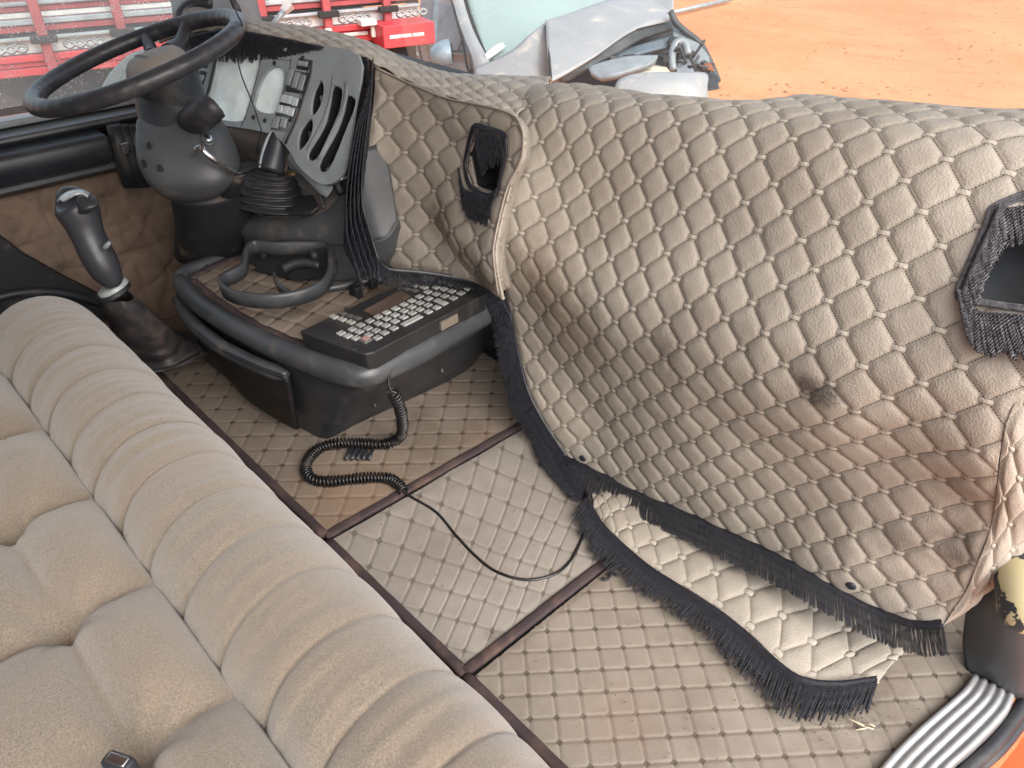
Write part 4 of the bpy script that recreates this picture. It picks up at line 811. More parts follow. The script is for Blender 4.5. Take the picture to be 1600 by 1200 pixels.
# cup holder
chd=thing('cup_holder','black plastic double ring cup holder bolted to the front of the dash pod','cup holder',tuple(D(440,430,1.8)))
ring_px=[(388,392),(384,404),(381,420),(368,430),(352,437),(347,446),(352,456),(372,465),(405,470),(440,469),(475,462),(503,449),(516,430),(517,410),(516,396),(508,388),(470,387),(430,388),(400,385)]
rp=cr([Z(x,y,.432) for x,y in ring_px],5,closed=True)
v,f=sweep(rp,[(-.004,-.016),(-.006,.012),(-.003,.016),(.003,.016),(.006,.012),(.004,-.016)],closed=True)
obj('double_ring',v,f,mt_black_worn,chd)
div=cr([Z(x,y,.428) for x,y in[(428,430),(434,445),(446,456),(462,464)]],6);v,f=sweep(div,[(-.003,-.012),(-.003,.010),(.003,.010),(.003,-.012)]);obj('divider',v,f,mt_black_worn,chd)
q=MB();q.prism([D(*c) for c in[(392,384,1.86),(512,387,1.775),(520,432,1.80),(470,440,1.83),(400,425,1.88)]],(0,.02,0));q.build('back_plate',mt_dark,chd,bevel=.006)
q=MB();q.tube(cr([D(x,y,1.80) for x,y in[(442,420),(460,412),(480,410),(500,415)]],5),.012,8);q.build('cup_clamp',mt_black,chd)
for x,y,d in((411,398,1.845),(490,399,1.785)):
    q=MB();disc(q,D(x,y,d),(.3,-1,.2),.012,.006,18);b_=q.build('bolt_boss',mt_black,chd);q=MB();disc(q,D(x,y,d-.006),(.3,-1,.2),.0055,.004,6);q.build('bolt_head',mt_darkgrey,b_)
q=MB();q.prism([D(*c) for c in[(391,478,1.775),(432,474,1.755),(434,487,1.765),(414,499,1.78),(396,500,1.79)]],(0,.02,.0));q.build('broken_bracket',mt_dark,chd,bevel=.002)
scr=thing('broken_plastic_piece','pointed grey broken plastic piece under the cup holder ring','scrap',tuple(D(434,500,1.76)))
q=MB();q.prism([D(*c) for c in[(421,490,1.755),(443,484,1.75),(442,500,1.745),(437,516,1.742),(431,508,1.75)]],(0,.004,.004));q.build('shard',mt_darkgrey,scr,smooth=False)

# ================================================================= INSTRUMENT PANEL
panel=thing('instrument_panel','pale grey instrument panel with hazy gauge glasses painted with sky reflection, switches, oval vents and two dark slots','instrument panel',(-1.7,.9,.7))
P0=np.array((-1.46,.97,.79));e1=np.array((.966,.259,0));e2=np.array((0,-.5,-.866));en_=np.cross(e1,e2);en_/=np.linalg.norm(en_)
if en_@(CAM-P0)<0:en_=-en_
e2=np.cross(en_,e1);e2=e2 if e2[2]<0 else -e2
def pp2(x,y): p=PL(x,y,P0,en_)-P0;return (p@e1,p@e2)
def plate(name,outer,holes,mat,parent,h0=0,th=.004,bev=.0008,curved=True):
    cu=bpy.data.curves.new(name,'CURVE');cu.dimensions='2D';cu.fill_mode='BOTH';cu.extrude=th/2;cu.bevel_depth=bev;cu.bevel_resolution=1
    for lp in [outer]+holes:
        P=[pp2(*p) for p in lp];P=np.array(P)
        if curved:P=cr(P,4,closed=True)
        sp=cu.splines.new('POLY');sp.points.add(len(P)-1)
        for i,p in enumerate(P):sp.points[i].co=(p[0],p[1],0,1)
        sp.use_cyclic_u=True
    t=bpy.data.objects.new('t',cu);COL.objects.link(t);dg=bpy.context.evaluated_depsgraph_get();me=bpy.data.meshes.new_from_object(t.evaluated_get(dg))
    vs_=np.array([v.co[:] for v in me.vertices]);fs=[tuple(p.vertices) for p in me.polygons]
    bpy.data.objects.remove(t);bpy.data.curves.remove(cu);bpy.data.meshes.remove(me)
    W_=P0+vs_[:,:1]*e1+vs_[:,1:2]*e2+(vs_[:,2:3]+h0)*en_
    return obj(name,W_,fs,mat,parent,smooth=False)
cl=[(343,72),(408,83),(404,115),(388,172),(381,190),(340,185),(326,160),(335,112)]
ov=[(434,104),(443,108),(446,122),(441,150),(430,178),(400,171),(401,150),(410,125),(421,110)]
v1=[(504,126),(508,140),(504,162),(495,178),(489,181),(487,168),(491,146),(498,130)]
v2=[(488,186),(491,196),(487,214),(477,230),(469,235),(466,224),(470,205),(480,190)]
s1=[(521,136),(536,140),(534,165),(525,190),(496,249),(481,242),(505,200),(515,165)]
s2=[(543,150),(557,156),(554,175),(546,195),(516,265),(498,259),(525,207),(537,175)]
plate('base_panel',[(318,60),(400,55),(480,70),(562,88),(556,170),(546,235),(535,275),(505,288),(470,262),(455,238),(430,212),(380,200),(325,192),(300,170),(308,110)],[cl,ov,v1,v2,s1,s2],mt_panel,panel,0,.006)
mt_glass_sky=plain('painted_sky_gauge_glass',(.78,.92,.94),.10,var=.12,scale=25,dirt=.3,dirtcol=(.6,.66,.64),coat=.6)  # pale cyan base paints in the sky's reflection, dirt haze over it
plate('gauge_glass',[( (x-368)*1.03+368,(y-130)*1.03+130) for x,y in cl],[],mt_glass_sky,panel,-.006,.003)
plate('display_glass',[( (x-424)*1.08+424,(y-140)*1.05+140) for x,y in ov],[],mt_glass_sky,panel,-.009,.003)
for s_,nm in((s1,'slot_recess'),(s2,'slot_recess'),(v1,'vent_recess'),(v2,'vent_recess')):
    c=np.mean(s_,0);sc=[((x-c[0])*1.06+c[0],(y-c[1])*1.03+c[1]) for x,y in s_]
    P=np.array([P0+a*e1+b*e2 for a,b in [pp2(*p) for p in sc]]);Pb=P-en_*.07;n=len(P)
    o=obj(nm,list(P-en_*.004)+list(Pb),[(i,(i+1)%n,n+(i+1)%n,n+i) for i in range(n)]+[tuple(range(n,2*n))],mt_dark,panel,smooth=False)
    if nm=='vent_recess':
        a=P0+sum(np.array(pp2(*c))[i]*(e1,e2)[i] for i in range(2));q=MB();q.box(a-en_*.014,(.008,.008,.02));q.build('vane_knob',mt_panel if s_ is v1 else mt_darkgrey,o,bevel=.002)
        pass
def pad(name,x,y,w_,h_,mat=mt_panel,hh=.006,par=panel,slant=.28):
    w_/=2;h_/=2;pts=[(x-w_+h_*slant,y-h_),(x+w_+h_*slant,y-h_+w_*.3),(x+w_-h_*slant,y+h_+w_*.3),(x-w_-h_*slant,y+h_)]
    P=[P0+pp2(*p)[0]*e1+pp2(*p)[1]*e2+en_*.003 for p in pts];q=MB();q.prism(P,en_*hh);return q.build(name,mat,par,smooth=False,bevel=.0015)
mt_key2=plain('pale_switch',(.42,.48,.49),.4)
# switch fields sit in dark wells
for (x,y,w_,h_) in((456,158,30,14),(449,174,30,15),(466,127,30,34),(476,100,20,18),(440,194,26,20),(322,96,13,20),(317,122,12,22),(313,145,11,14),(309,166,12,16)):
    pad('switch_well',x,y,w_,h_,mt_dark,hh=.0008)
for x,y in((446,155),(455,157),(464,160),(441,171),(450,173),(458,176)):pad('switch',x,y,7.5,12,mt_key2)
for x,y in((455,122),(465,126),(474,130)):pad('rocker_switch',x,y,7,24,mt_panel,.005);
for x,y,w_,h_ in((476,100,14,8),(434,193,8,16),(446,193,8,14),(322,96,8,14),(317,122,7,9),(313,145,7,8),(309,166,7,10)):pad('switch',x,y,w_,h_,mt_panel)
for x,y in((433,72),(441,74),(449,77)):
    q=MB();a=P0+pp2(x,y)[0]*e1+pp2(x,y)[1]*e2;disc(q,a,en_,.0075,.010,16);q.build('gauge_knob',mt_key2,panel)
for x,y in((398,184),(416,189),(431,100),(467,143),(456,188),(475,92)):
    q=MB();a=P0+pp2(x,y)[0]*e1+pp2(x,y)[1]*e2;disc(q,a,en_,.0055,.006,10);q.build('broken_tab',mt_dark,panel)
def line(name,pts,r,mat,h=.003):
    P=[P0+pp2(*p)[0]*e1+pp2(*p)[1]*e2+en_*h for p in cr(np.array(pts,float),5)];v,f=tube(P,r,6);obj(name,v,f,mat,panel)
line('panel_gap',[(489,96),(486,120),(477,150),(464,190),(448,225)],.0042,mt_dark);line('panel_gap',[(484,95),(480,125),(471,152),(459,190),(443,222)],.0015,mt_dark)
line('panel_gap',[(343,70),(336,105),(328,140),(319,170)],.0035,mt_dark);line('panel_gap',[(409,84),(405,115),(389,172),(379,198)],.0015,mt_dark)
line('panel_gap',[(410,93),(432,93),(456,96)],.0012,mt_dark);line('panel_gap',[(457,92),(452,120),(440,160),(428,200)],.0016,mt_dark)
line('panel_gap',[(521,118),(517,150),(505,188),(480,235)],.0013,mt_dark);line('panel_rib',[(545,128),(541,160),(528,195),(500,252)],.0022,mt_panel);line('panel_gap',[(541,128),(537,160),(524,193),(497,250)],.0013,mt_dark)
# wide lower band and knee trim
kn=[[(318,186,1.87),(380,197,1.84),(430,210,1.80),(462,238,1.78)],[(335,205,1.87),(385,225,1.85),(425,245,1.83),(450,262,1.82)],[(350,245,1.95),(390,270,1.95),(420,290,1.95),(440,310,1.95)],[(340,300,2.05),(380,320,2.1),(410,330,2.1),(430,340,2.1)]]
G,ff,uv=patch([[D(*c) for c in r] for r in kn],6,6);obj('knee_trim',G,ff,plain('brown_grey_trim',(.06,.05,.046),.7,dirt=.4),panel,solid=.004)
st=[[(455,238,1.775),(470,258,1.765),(500,280,1.745),(530,276,1.735)],[(450,245,1.79),(468,266,1.78),(494,290,1.76),(520,296,1.75)],[(452,262,1.83),(478,276,1.80),(496,298,1.78),(512,308,1.765)]]
G,ff,uv=patch([[D(*c) for c in r] for r in st],6,5);obj('lower_band',G,ff,mt_panel,panel,solid=.004)
for x,y,a,b in((520,262,14,10),(527,283,15,9)):
    q=MB();q.tube([D(x-a,y+b*.6,1.73),D(x,y,1.72),D(x+a,y-b,1.715)],[.005,.006,.005],8);q.build('heater_lever',mt_chrome,panel)
    q=MB();q.box(D(x+2,y+7,1.73),(.04,.02,.014),Matrix.Rotation(.8,3,'Y'));q.build('lever_slot',mt_dark,panel)
# hanging keys by the tower
keys=thing('key_bunch','small bunch of tarnished keys resting on the pod shelf beside the brake lever','keys',tuple(D(458,268,1.85)))
mt_brass=plain('tarnished_brass',(.28,.19,.10),.4,metal=.8,dirt=.4)
for i in range(7):
    a=random.uniform(0,6);c=D(458+random.uniform(-5,5),268+random.uniform(-3,4),1.84);q=MB();q.box(c,(.018,.006,.003),Matrix.Rotation(a,3,'Z')@Matrix.Rotation(random.uniform(-.7,.7),3,'X'));disc(q,c,(random.random()-.5,-.5,1),.007,.002,10);q.build('key',mt_brass,keys,smooth=False)
q=MB();q.tube(cr([D(446,238,1.82),D(450,248,1.83),D(453,258,1.835),D(457,265,1.84)],5),.0016,5);q.build('key_chain',mt_chrome,keys)
# hand brake lever with bellows
brk=thing('brake_lever','black brake lever with ribbed rubber bellows standing on the dash pod','lever',tuple(D(425,315,1.85)))
def rib_stack(cs,hw,d,nr,flat=.75,amp=.12,lean=0):
    """centres in px, half widths px, depths"""
    C__=cr([D(x,y,dd) for (x,y),dd in zip(cs,d)],20);n=len(C__);Hw=np.interp(np.linspace(0,1,n),np.linspace(0,1,len(hw)),hw);v=[];m=28
    ax=_r;ay=np.cross(_z,_r)
    for i in range(n):
        t=i/(n-1);s=1+amp*math.cos(t*nr*2*math.pi);R=Hw[i]/F_PX*np.interp(t,np.linspace(0,1,len(d)),d)*s
        for k in range(m):
            a=k/m*2*math.pi;ca_=math.copysign(abs(math.cos(a))**.75,math.cos(a));sa_=math.copysign(abs(math.sin(a))**.75,math.sin(a))
            v.append(C__[i]+ax*R*ca_+ay*R*flat*sa_+_z*lean*R*ca_)
    f=[(i*m+k,i*m+(k+1)%m,(i+1)*m+(k+1)%m,(i+1)*m+k) for i in range(n-1) for k in range(m)]+[tuple(range(m))[::-1],tuple(range((n-1)*m,n*m))]
    return v,f
v,f=rib_stack([(424,318),(420,295),(421,275),(424,264)],[48,44,34,22],[1.86,1.85,1.84,1.835],6,amp=.11,lean=-.12)
obj('bellows',v,f,mt_rubber,brk)
gpx=[(423,268,19),(427,250,19),(432,232,18),(437,218,18),(444,208,17),(450,204,10)]
gc=cr([(x,y,r) for x,y,r in gpx],5);v,f=tube([D(x,y,1.80) for x,y,_ in gc],[r*1.80/F_PX for _,_,r in gc],14);obj('grip',v,f,mt_black,brk)
ec=cr([(406,262),(409,245),(415,225),(424,208),(438,201),(453,205)],5);v,f=tube([D(x,y,1.782) for x,y in ec],.0045,8);obj('grip_edge',v,f,mt_panel,brk)
# ================================================================= STEERING
st=thing('steering_wheel','large black four spoke steering wheel at the driver side','steering wheel',tuple(D(243,103,1.66)))
wc=D(215.2,93.3,1.62);wn=np.array((-.097,-.261,1));wn/=np.linalg.norm(wn);w1=np.cross(wn,(0,1,.01));w1/=np.linalg.norm(w1);w2=np.cross(wn,w1)
def wp(a,r=.224,h=0):return wc+r*(math.cos(a)*w1+math.sin(a)*w2)+wn*h
mt_rim=plain('worn_steering_rim',(.026,.028,.034),.38,bump=.35,bscale=500,dirt=.3,dirtcol=(.08,.075,.075),scale=14)
v,f=tube([wp(a,.224+.0008*math.sin(a*46)) for a in np.linspace(0,2*math.pi,180,endpoint=False)],.0180,18,closed=True);obj('rim',v,f,mt_rim,st)
hub=D(246,103,1.665)
def near_ang(x,y):
    best=min(np.linspace(0,2*math.pi,360),key=lambda a:((lambda p:(p[0]-x)**2+(p[1]-y)**2)(proj(wp(a)))));return best
def proj(P):
    v=np.array(P)-CAM;dz=v@_fw;return (800+F_PX*(v@_r)/dz,600-F_PX*(v@_up)/dz)
for x,y in((228,62),(293,34)):
    a=near_ang(x,y);p=wp(a,.222);q0=hub+(p-hub)*.32;mid=(q0+p)/2-wn*.012
    v,f=tube(cr([q0,mid,p],6),np.linspace(.017,.0135,13),12);obj('spoke',v,f,mt_rim,st)
vv=[];prof=[(.0,.030),(.03,.029),(.055,.024),(.066,.014),(.070,.004)]
for r,h in prof:
    for k in range(36):
        a=k/36*2*math.pi;vv.append(hub+w1*r*math.cos(a)*1.05+w2*r*math.sin(a)*.95+wn*h)
obj('hub_pad',vv,[(i*36+k,i*36+(k+1)%36,(i+1)*36+(k+1)%36,(i+1)*36+k) for i in range(len(prof)-1) for k in range(36)],plain('dusty_hub_plastic',(.22,.21,.195),.6,dirt=.6,dirtcol=(.3,.26,.21)),st)
vv=[];prof=[(.066,.006),(.073,.0),(.074,-.02),(.072,-.05),(.066,-.09)]
for r,h in prof:
    for k in range(36):
        a=k/36*2*math.pi;vv.append(hub+w1*r*math.cos(a)*1.05+w2*r*math.sin(a)*.95+wn*h)
obj('hub_shell',vv,[(i*36+k,i*36+(k+1)%36,(i+1)*36+(k+1)%36,(i+1)*36+k) for i in range(len(prof)-1) for k in range(36)],mt_black,st)
# worn embossed lettering, too rubbed to read
for i in range(5):
    c=hub+wn*.0305+w1*(-.03+.013*i)+w2*.022;q=MB();q.box(c,(.0015,.009,.0015),np.array((w1,w2,wn)).T)
    if i%2==0:q.box(c+w1*.003+w2*.0035,(.005,.0015,.0015),np.array((w1,w2,wn)).T)
    q.build('embossed_mark',mt_darkgrey,st,smooth=False)
col=thing('steering_column','dark grey steering column shroud with bolt holes and switch stalk','steering column',tuple(D(300,300,1.75)))
def blob(name,rings,mat,par,flat=.9,m=32,tilt=0,cap=True):
    v=[]
    P=cr([tuple(D(x,y,d))+(hw/F_PX*d,) for x,y,d,hw in rings],6)
    ax=_r;ay=np.cross(_z,_r)
    for x,y,z,R in P:
        for k in range(m):
            a=k/m*2*math.pi;v.append(np.array((x,y,z))+ax*R*math.cos(a)+ay*R*flat*math.sin(a)+_z*tilt*R*math.sin(a))
    n=len(P);f=[(i*m+k,i*m+(k+1)%m,(i+1)*m+(k+1)%m,(i+1)*m+k) for i in range(n-1) for k in range(m)]
    if cap:f+=[tuple(range(m))[::-1],tuple(range((n-1)*m,n*m))]
    return obj(name,v,f,mat,par)
blob('upper_column',[(258,105,1.70,50),(262,140,1.70,50),(266,170,1.70,50),(275,195,1.70,52)],mt_black,col)
shr=[(272,176,1.70,48),(277,186,1.70,57),(284,208,1.69,64),(293,238,1.69,70),(302,266,1.70,68),(306,287,1.715,56),(306,300,1.73,42),(306,306,1.74,28),(306,307,1.75,3)]
v=[];P=cr([tuple(D(x,y,d))+(hw/F_PX*d,) for x,y,d,hw in shr],8);m=64
for i,(x,y,z,R) in enumerate(P):
    for k in range(m):
        a=k/m*2*math.pi;ca_,sa_=math.cos(a),math.sin(a);q_=(abs(ca_)**3.2+abs(sa_)**3.2)**(-1/3.2);t=i/len(P)
        q_*=1-.018*math.exp(-((a-4.25)/.035)**2)-.018*math.exp(-((t-.18)/.018)**2)
        q_*=1-.06*math.exp(-((a-5.2)/.5)**2)*math.exp(-((t-.30)/.12)**2)
        v.append((x+_r[0]*R*q_*ca_-_r[1]*R*.82*q_*sa_,y+_r[1]*R*q_*ca_+_r[0]*R*.82*q_*sa_,z+.10*R*ca_*0))
n=len(P);shroud=obj('shroud',v,[(i*m+k,i*m+(k+1)%m,(i+1)*m+(k+1)%m,(i+1)*m+k) for i in range(n-1) for k in range(m)]+[tuple(range(m))[::-1]],mt_darkgrey,col)
for x,y in((234,228),(251,263),(226,256)):
    P,nn_=hit(shroud,x,y,.0006)
    if P is None:continue
    q=MB();disc(q,P,nn_,.0085,.0006,18);h_=q.build('bolt_hole',mt_dark,col);v_,f_=tube([P+.0095*(np.cross(nn_,(0,0,1))*math.cos(t)+np.array((0,0,1))*math.sin(t)) for t in np.linspace(0,6.283,20,endpoint=False)],.0012,6,closed=True);obj('hole_rim',v_,f_,mt_black_worn,h_)
blob('collar',[(322,190,1.655,28),(318,205,1.66,30)],mt_dark,col) if False else None
q=MB();q.tube(cr([D(300,190,1.66),D(312,182,1.62),D(322,175,1.60),D(332,168,1.59),D(336,164,1.59)],4),[.030]*3+[.032]*4+[.031]*4+[.028]*4+[.022]*2,18) ;q.build('switch_stalk',mt_rubber,col)
P,nn_=hit(shroud,325,219);q=MB();disc(q,P,nn_,.016,.005,24);q.build('lock_surround',mt_black_worn,col);q=MB();disc(q,P+nn_*.004,nn_,.009,.005,18);ig=q.build('ignition_lock',mt_chrome,col);q=MB();disc(q,P+nn_*.009,nn_,.004,.001,8);q.build('key_slot',mt_dark,ig)
q=MB();q.tube(cr([D(305,240,1.60),D(308,232,1.59),D(315,230,1.585),D(320,238,1.585),D(335,250,1.60),D(352,261,1.63),D(368,270,1.66)],6),.0058,10);q.build('adjuster_lever',mt_chrome,col)
v,f=rib_stack([(366,268),(380,262),(392,256)],[13,15,14],[1.70,1.74,1.78],3,amp=.2);obj('linkage_boot',v,f,mt_rubber,col)
blob('linkage_arm',[(372,272,1.70,12),(366,288,1.72,14),(360,305,1.76,14)],mt_dark,col)
blob('lower_column',[(318,300,1.78,50),(335,340,1.92,60),(345,390,2.1,70)],mt_dark,col)
wire=thing('thin_wire','thin black wire dangling from the steering wheel rim past the gauge glass','wire',tuple(D(372,60,1.6)))
q=MB();q.tube(cr([D(x,y,d) for x,y,d in[(362,-6,1.55),(366,10,1.56),(372,25,1.57),(379,42,1.59),(373,65,1.62),(371,90,1.66),(378,120,1.70),(388,145,1.73),(397,168,1.75),(404,190,1.76),(408,205,1.77),(403,225,1.80),(401,240,1.82)]],6),.0016,6);q.build('wire',mt_dark,wire)

# ================================================================= GEAR LEVER
gl=thing('gear_lever','black gear lever with rounded thumb grip, grey collar and crumpled leather boot','gear lever',tuple(D(240,545,2.02)))
kpx=[(98,304,4),(102,306,16),(108,311,25),(116,321,31),(124,335,31),(131,352,27),(139,371,25),(148,390,25),(157,407,25),(165,422,23),(172,434,19),(176,443,14)]
kc=cr(kpx,5);dd=np.linspace(1.62,1.73,len(kc));v,f=tube([D(x,y,d) for (x,y,_),d in zip(kc,dd)],[r*d/F_PX for (_,_,r),d in zip(kc,dd)],24)
obj('grip',v,f,plain('matt_lever_plastic',(.035,.038,.045),.4,bump=.15),gl)
blob('thumb_bulge',[(132,305,1.605,10),(136,312,1.60,15),(138,322,1.60,15),(132,332,1.61,9)],mt_black,gl)
G,ff,uv=patch([[D(x,y,d) for x,y,d in r] for r in[[(90,316,1.60),(98,306,1.597),(112,299,1.60),(128,298,1.606),(140,303,1.61)],[(95,313,1.588),(104,306,1.583),(116,301,1.583),(128,301,1.588),(138,306,1.596)],[(100,316,1.585),(110,310,1.575),(120,305,1.573),(129,304,1.58),(136,309,1.588)]]],6,5);obj('silver_cap',G,ff,plain('satin_silver_plastic',(.42,.45,.46),.3,metal=.3),gl,solid=.003)
q=MB();q.tube([D(163,388,1.655),D(168,382,1.652),D(172,378,1.65)],[.006,.0055,.004],10);q.build('range_switch',mt_panel,gl)
q=MB();q.tube([D(172,434,1.72),D(178,450,1.76)],.014,12);q.build('shaft',mt_dark,gl)
q=MB();disc(q,D(178,451,1.755),(-.25,-.3,1),.036,.010,26);q.build('collar',plain('grey_collar_plastic',(.32,.34,.34),.4),gl)
q=MB();disc(q,D(180,458,1.77),(-.25,-.3,1),.040,.014,26);q.build('collar_ring',mt_dark,gl)
bp=[(182,461,1.79,24),(190,474,1.81,29),(202,492,1.86,36),(218,512,1.92,42),(232,528,1.97,44),(238,538,2.0,52),(243,546,2.03,64),(246,550,2.05,72)]
P=cr([tuple(D(x,y,d))+(hw/F_PX*d,) for x,y,d,hw in bp],10);v=[];m=48
for i,(x,y,z,R) in enumerate(P):
    t=i/len(P)
    for k in range(m):
        a=k/m*2*math.pi;ns=noise.noise(Vector((math.cos(a)*1.6,math.sin(a)*1.6,t*5)))*.22+.06*math.sin(a*5+t*9)*(t>.5)+.05*math.sin(t*34+a*2)*(t>.55)
        rr_=R*(1+ns*(.35+t*.6));v.append((x+_r[0]*rr_*math.cos(a)-_r[1]*rr_*.8*math.sin(a),y+_r[1]*rr_*math.cos(a)+_r[0]*rr_*.8*math.sin(a),max(.012,z+.25*rr_*-math.cos(a)*(1-t)+ns*.02)))
n=len(P);obj('leather_boot',v,[(i*m+k,i*m+(k+1)%m,(i+1)*m+(k+1)%m,(i+1)*m+k) for i in range(n-1) for k in range(m)],plain('scuffed_black_leather',(.03,.028,.03),.5,bump=.4,bscale=200,dirt=.5,dirtcol=(.12,.09,.075),scale=12),gl)

# ================================================================= DRIVER DOOR
door=thing('driver_door','driver door with dark armrest, grab bar and brown starburst pleated fabric','door',(-2.25,.4,0))
DX=-2.25
def zz(y,xp,x=100):return X(x,y,xp)[2]
def bar(name,prof,y0,y1,mat,bevel=.004,par=door):
    q=MB();q.prism([(a,y0,b) for a,b in prof],(0,y1-y0,0));return q.build(name,mat,par,bevel=bevel,smooth=True)
y0,y1=-.55,.86
bar('window_seal',[(-2.30,zz(171,-2.27)),(-2.24,zz(173,-2.24)),(-2.24,zz(184,-2.24)),(-2.30,zz(184,-2.24))],y0,1.0,mt_panel)
bar('upper_ledge',[(-2.32,zz(184,-2.24)),(-2.24,zz(186,-2.24)),(-2.17,zz(197,-2.17)),(-2.165,zz(206,-2.165)),(-2.23,zz(222,-2.23)),(-2.32,zz(222,-2.23))],y0,1.05,mt_black_worn)
bar('grab_bar',[(-2.20,zz(222,-2.12)),(-2.12,zz(222,-2.12)),(-2.105,zz(228,-2.105)),(-2.10,zz(250,-2.10)),(-2.12,zz(270,-2.12)),(-2.20,zz(276,-2.2))],y0,.60,mt_black,bevel=.01)
bar('lower_lip',[(-2.28,zz(255,-2.2)),(-2.16,zz(268,-2.16)),(-2.15,zz(281,-2.15)),(-2.19,zz(287,-2.19)),(-2.28,zz(288,-2.2))],y0,.78,mt_darkgrey)
for i,(xx_,ww) in enumerate(((183,.03),(196,.028),(208,.028))):
    a=X(xx_,214,-2.14);q=MB();q.tube([a+(0,0,.03),a+(0,0,-.03),a+(0,0,-.13)],[.018,.026,.022],12);q.build('grab_bar_bracket',mt_black,door)
sw=MB();sw.box(X(196,232,-2.09),(.01,.02,.03));sw.build('window_switch',mt_chrome,door,bevel=.002)
mt_pleat=plain('brown_suede_fabric',(.165,.115,.085),.95,bump=.5,bscale=300,dirt=.4,dirtcol=(.10,.065,.05),scale=5)
stars=[X(x,y,DX) for x,y in((69,327),(167,308),(230,338),(202,392),(100,420),(262,420),(10,390),(300,365),(-20,320),(150,360))]
ys=np.arange(-.3,1.45,.009);zs=np.arange(-.05,.55,.009);v=[]
for y in ys:
    for z in zs:
        h=.012;
        ds=sorted((math.hypot(y-s_[1],z-s_[2]),j) for j,s_ in enumerate(stars))
        for d_,j in ds[:3]:
            s_=stars[j];a=math.atan2(z-s_[2],y-s_[1]);h-=.018*math.exp(-(d_/.02)**2)+.013*abs(math.cos(a*4+j))**18*math.exp(-d_/.11)
        v.append((DX+h,y,z))
nb=len(zs);obj('pleated_fabric',v,[(i*nb+j,i*nb+j+1,(i+1)*nb+j+1,(i+1)*nb+j) for i in range(len(ys)-1) for j in range(nb-1)],mt_pleat,door,solid=.01)
q=MB();q.prism([X(x,y,-2.20) for x,y in[(-60,330),(0,368),(40,398),(100,432),(150,457),(196,482),(196,500),(-60,520)]],(-.03,0,0));q.build('door_pocket',mt_dark,door,bevel=.006)
v,f=tube(cr([X(x,y,-2.19) for x,y in[(-30,475),(0,464),(45,456),(90,457),(130,465),(160,474)]],6),.012,8);obj('pocket_rim',v,f,mt_black,door)
# window glass with dried rain spots
def glass(name,spots,tint=(.9,.97,.97)):
    m,n,b=M(name);n.nodes.remove(b);out=[x for x in n.nodes if x.type=='OUTPUT_MATERIAL'][0];p=opos(n)
    tr=nd(n,'ShaderNodeBsdfTransparent');tr.inputs[0].default_value=(*tint,1);gl_=nd(n,'ShaderNodeBsdfGlossy');gl_.inputs['Roughness'].default_value=.02
    gg=nd(n,'ShaderNodeNewGeometry');dt=nd(n,'ShaderNodeVectorMath',operation='DOT_PRODUCT');n.links.new(gg.outputs['Incoming'],dt.inputs[0]);n.links.new(gg.outputs['Normal'],dt.inputs[1]);fr_=mth(n,'ADD',mth(n,'MULTIPLY',mth(n,'POWER',mth(n,'SUBTRACT',1.0,mth(n,'ABSOLUTE',dt.outputs['Value'])),5.0),.9),.03);mx=nd(n,'ShaderNodeMixShader');n.links.new(fr_,mx.inputs[0]);n.links.new(tr.outputs[0],mx.inputs[1]);n.links.new(gl_.outputs[0],mx.inputs[2])
    df=nd(n,'ShaderNodeBsdfDiffuse');df.inputs[0].default_value=(.8,.85,.85,1);tl_=nd(n,'ShaderNodeBsdfTranslucent');tl_.inputs[0].default_value=(.8,.85,.85,1);ad_=nd(n,'ShaderNodeMixShader');ad_.inputs[0].default_value=.6;n.links.new(df.outputs[0],ad_.inputs[1]);n.links.new(tl_.outputs[0],ad_.inputs[2])
    vo=nd(n,'ShaderNodeTexVoronoi');vo.inputs['Scale'].default_value=110;n.links.new(p,vo.inputs['Vector'])
    vo2=nd(n,'ShaderNodeTexVoronoi');vo2.inputs['Scale'].default_value=45;n.links.new(p,vo2.inputs['Vector'])
    s_=mth(n,'MAXIMUM',rmp(n,vo.outputs['Distance'],.12,.28,.75,0),rmp(n,vo2.outputs['Distance'],.08,.16,.8,0))
    s_=mth(n,'MULTIPLY',s_,rmp(n,noi(n,16,3,.6,p),.42,.62));hz=rmp(n,noi(n,4,4,.6,p),.3,.7,.5,1)
    fac=mth(n,'ADD',mth(n,'MULTIPLY',s_,spots),mth(n,'MULTIPLY',hz,.22*spots+.02),clamp=True)
    m2=nd(n,'ShaderNodeMixShader');n.links.new(fac,m2.inputs[0]);n.links.new(mx.outputs[0],m2.inputs[1]);n.links.new(ad_.outputs[0],m2.inputs[2]);n.links.new(m2.outputs[0],out.inputs[0]);return m
q=MB();q.box((-2.275,.1,1.15),(.005,1.75,.96));q.build('window_glass',glass('rain_spotted_glass',.75),door,smooth=False)
q=MB();q.prism([(-2.30,y0,.0),(-2.30,1.25,.0),(-2.30,1.25,.62),(-2.30,y0,.66)],(-.03,0,0));q.build('outer_skin',plain('orange_paint',(.55,.10,.03),.35,var=.05),door,smooth=False)

# ================================================================= CAB SHELL
shell=thing('cab_shell','truck cab body around the camera with roof, rear wall and windscreen pillars','cab body',(-1.15,.2,0))
mt_head=plain('grey_headliner',(.34,.32,.29),.9);mt_pil=plain('grey_pillar_trim',(.17,.17,.175),.6,dirt=.3)
q=MB();q.box((-1.15,.30,1.86),(2.45,2.2,.05));q.build('roof',mt_head,shell,smooth=False)
q=MB();q.box((-1.15,-.82,.9),(2.45,.05,1.95));q.build('rear_wall',mt_head,shell,smooth=False)
q=MB();q.box((-2.29,-.62,.95),(.08,.36,1.85));q.build('rear_pillar',mt_pil,shell,smooth=False)
q=MB();q.box((-1.15,1.42,.33),(2.35,.05,.72));q.build('bulkhead',mt_dark,shell,smooth=False)
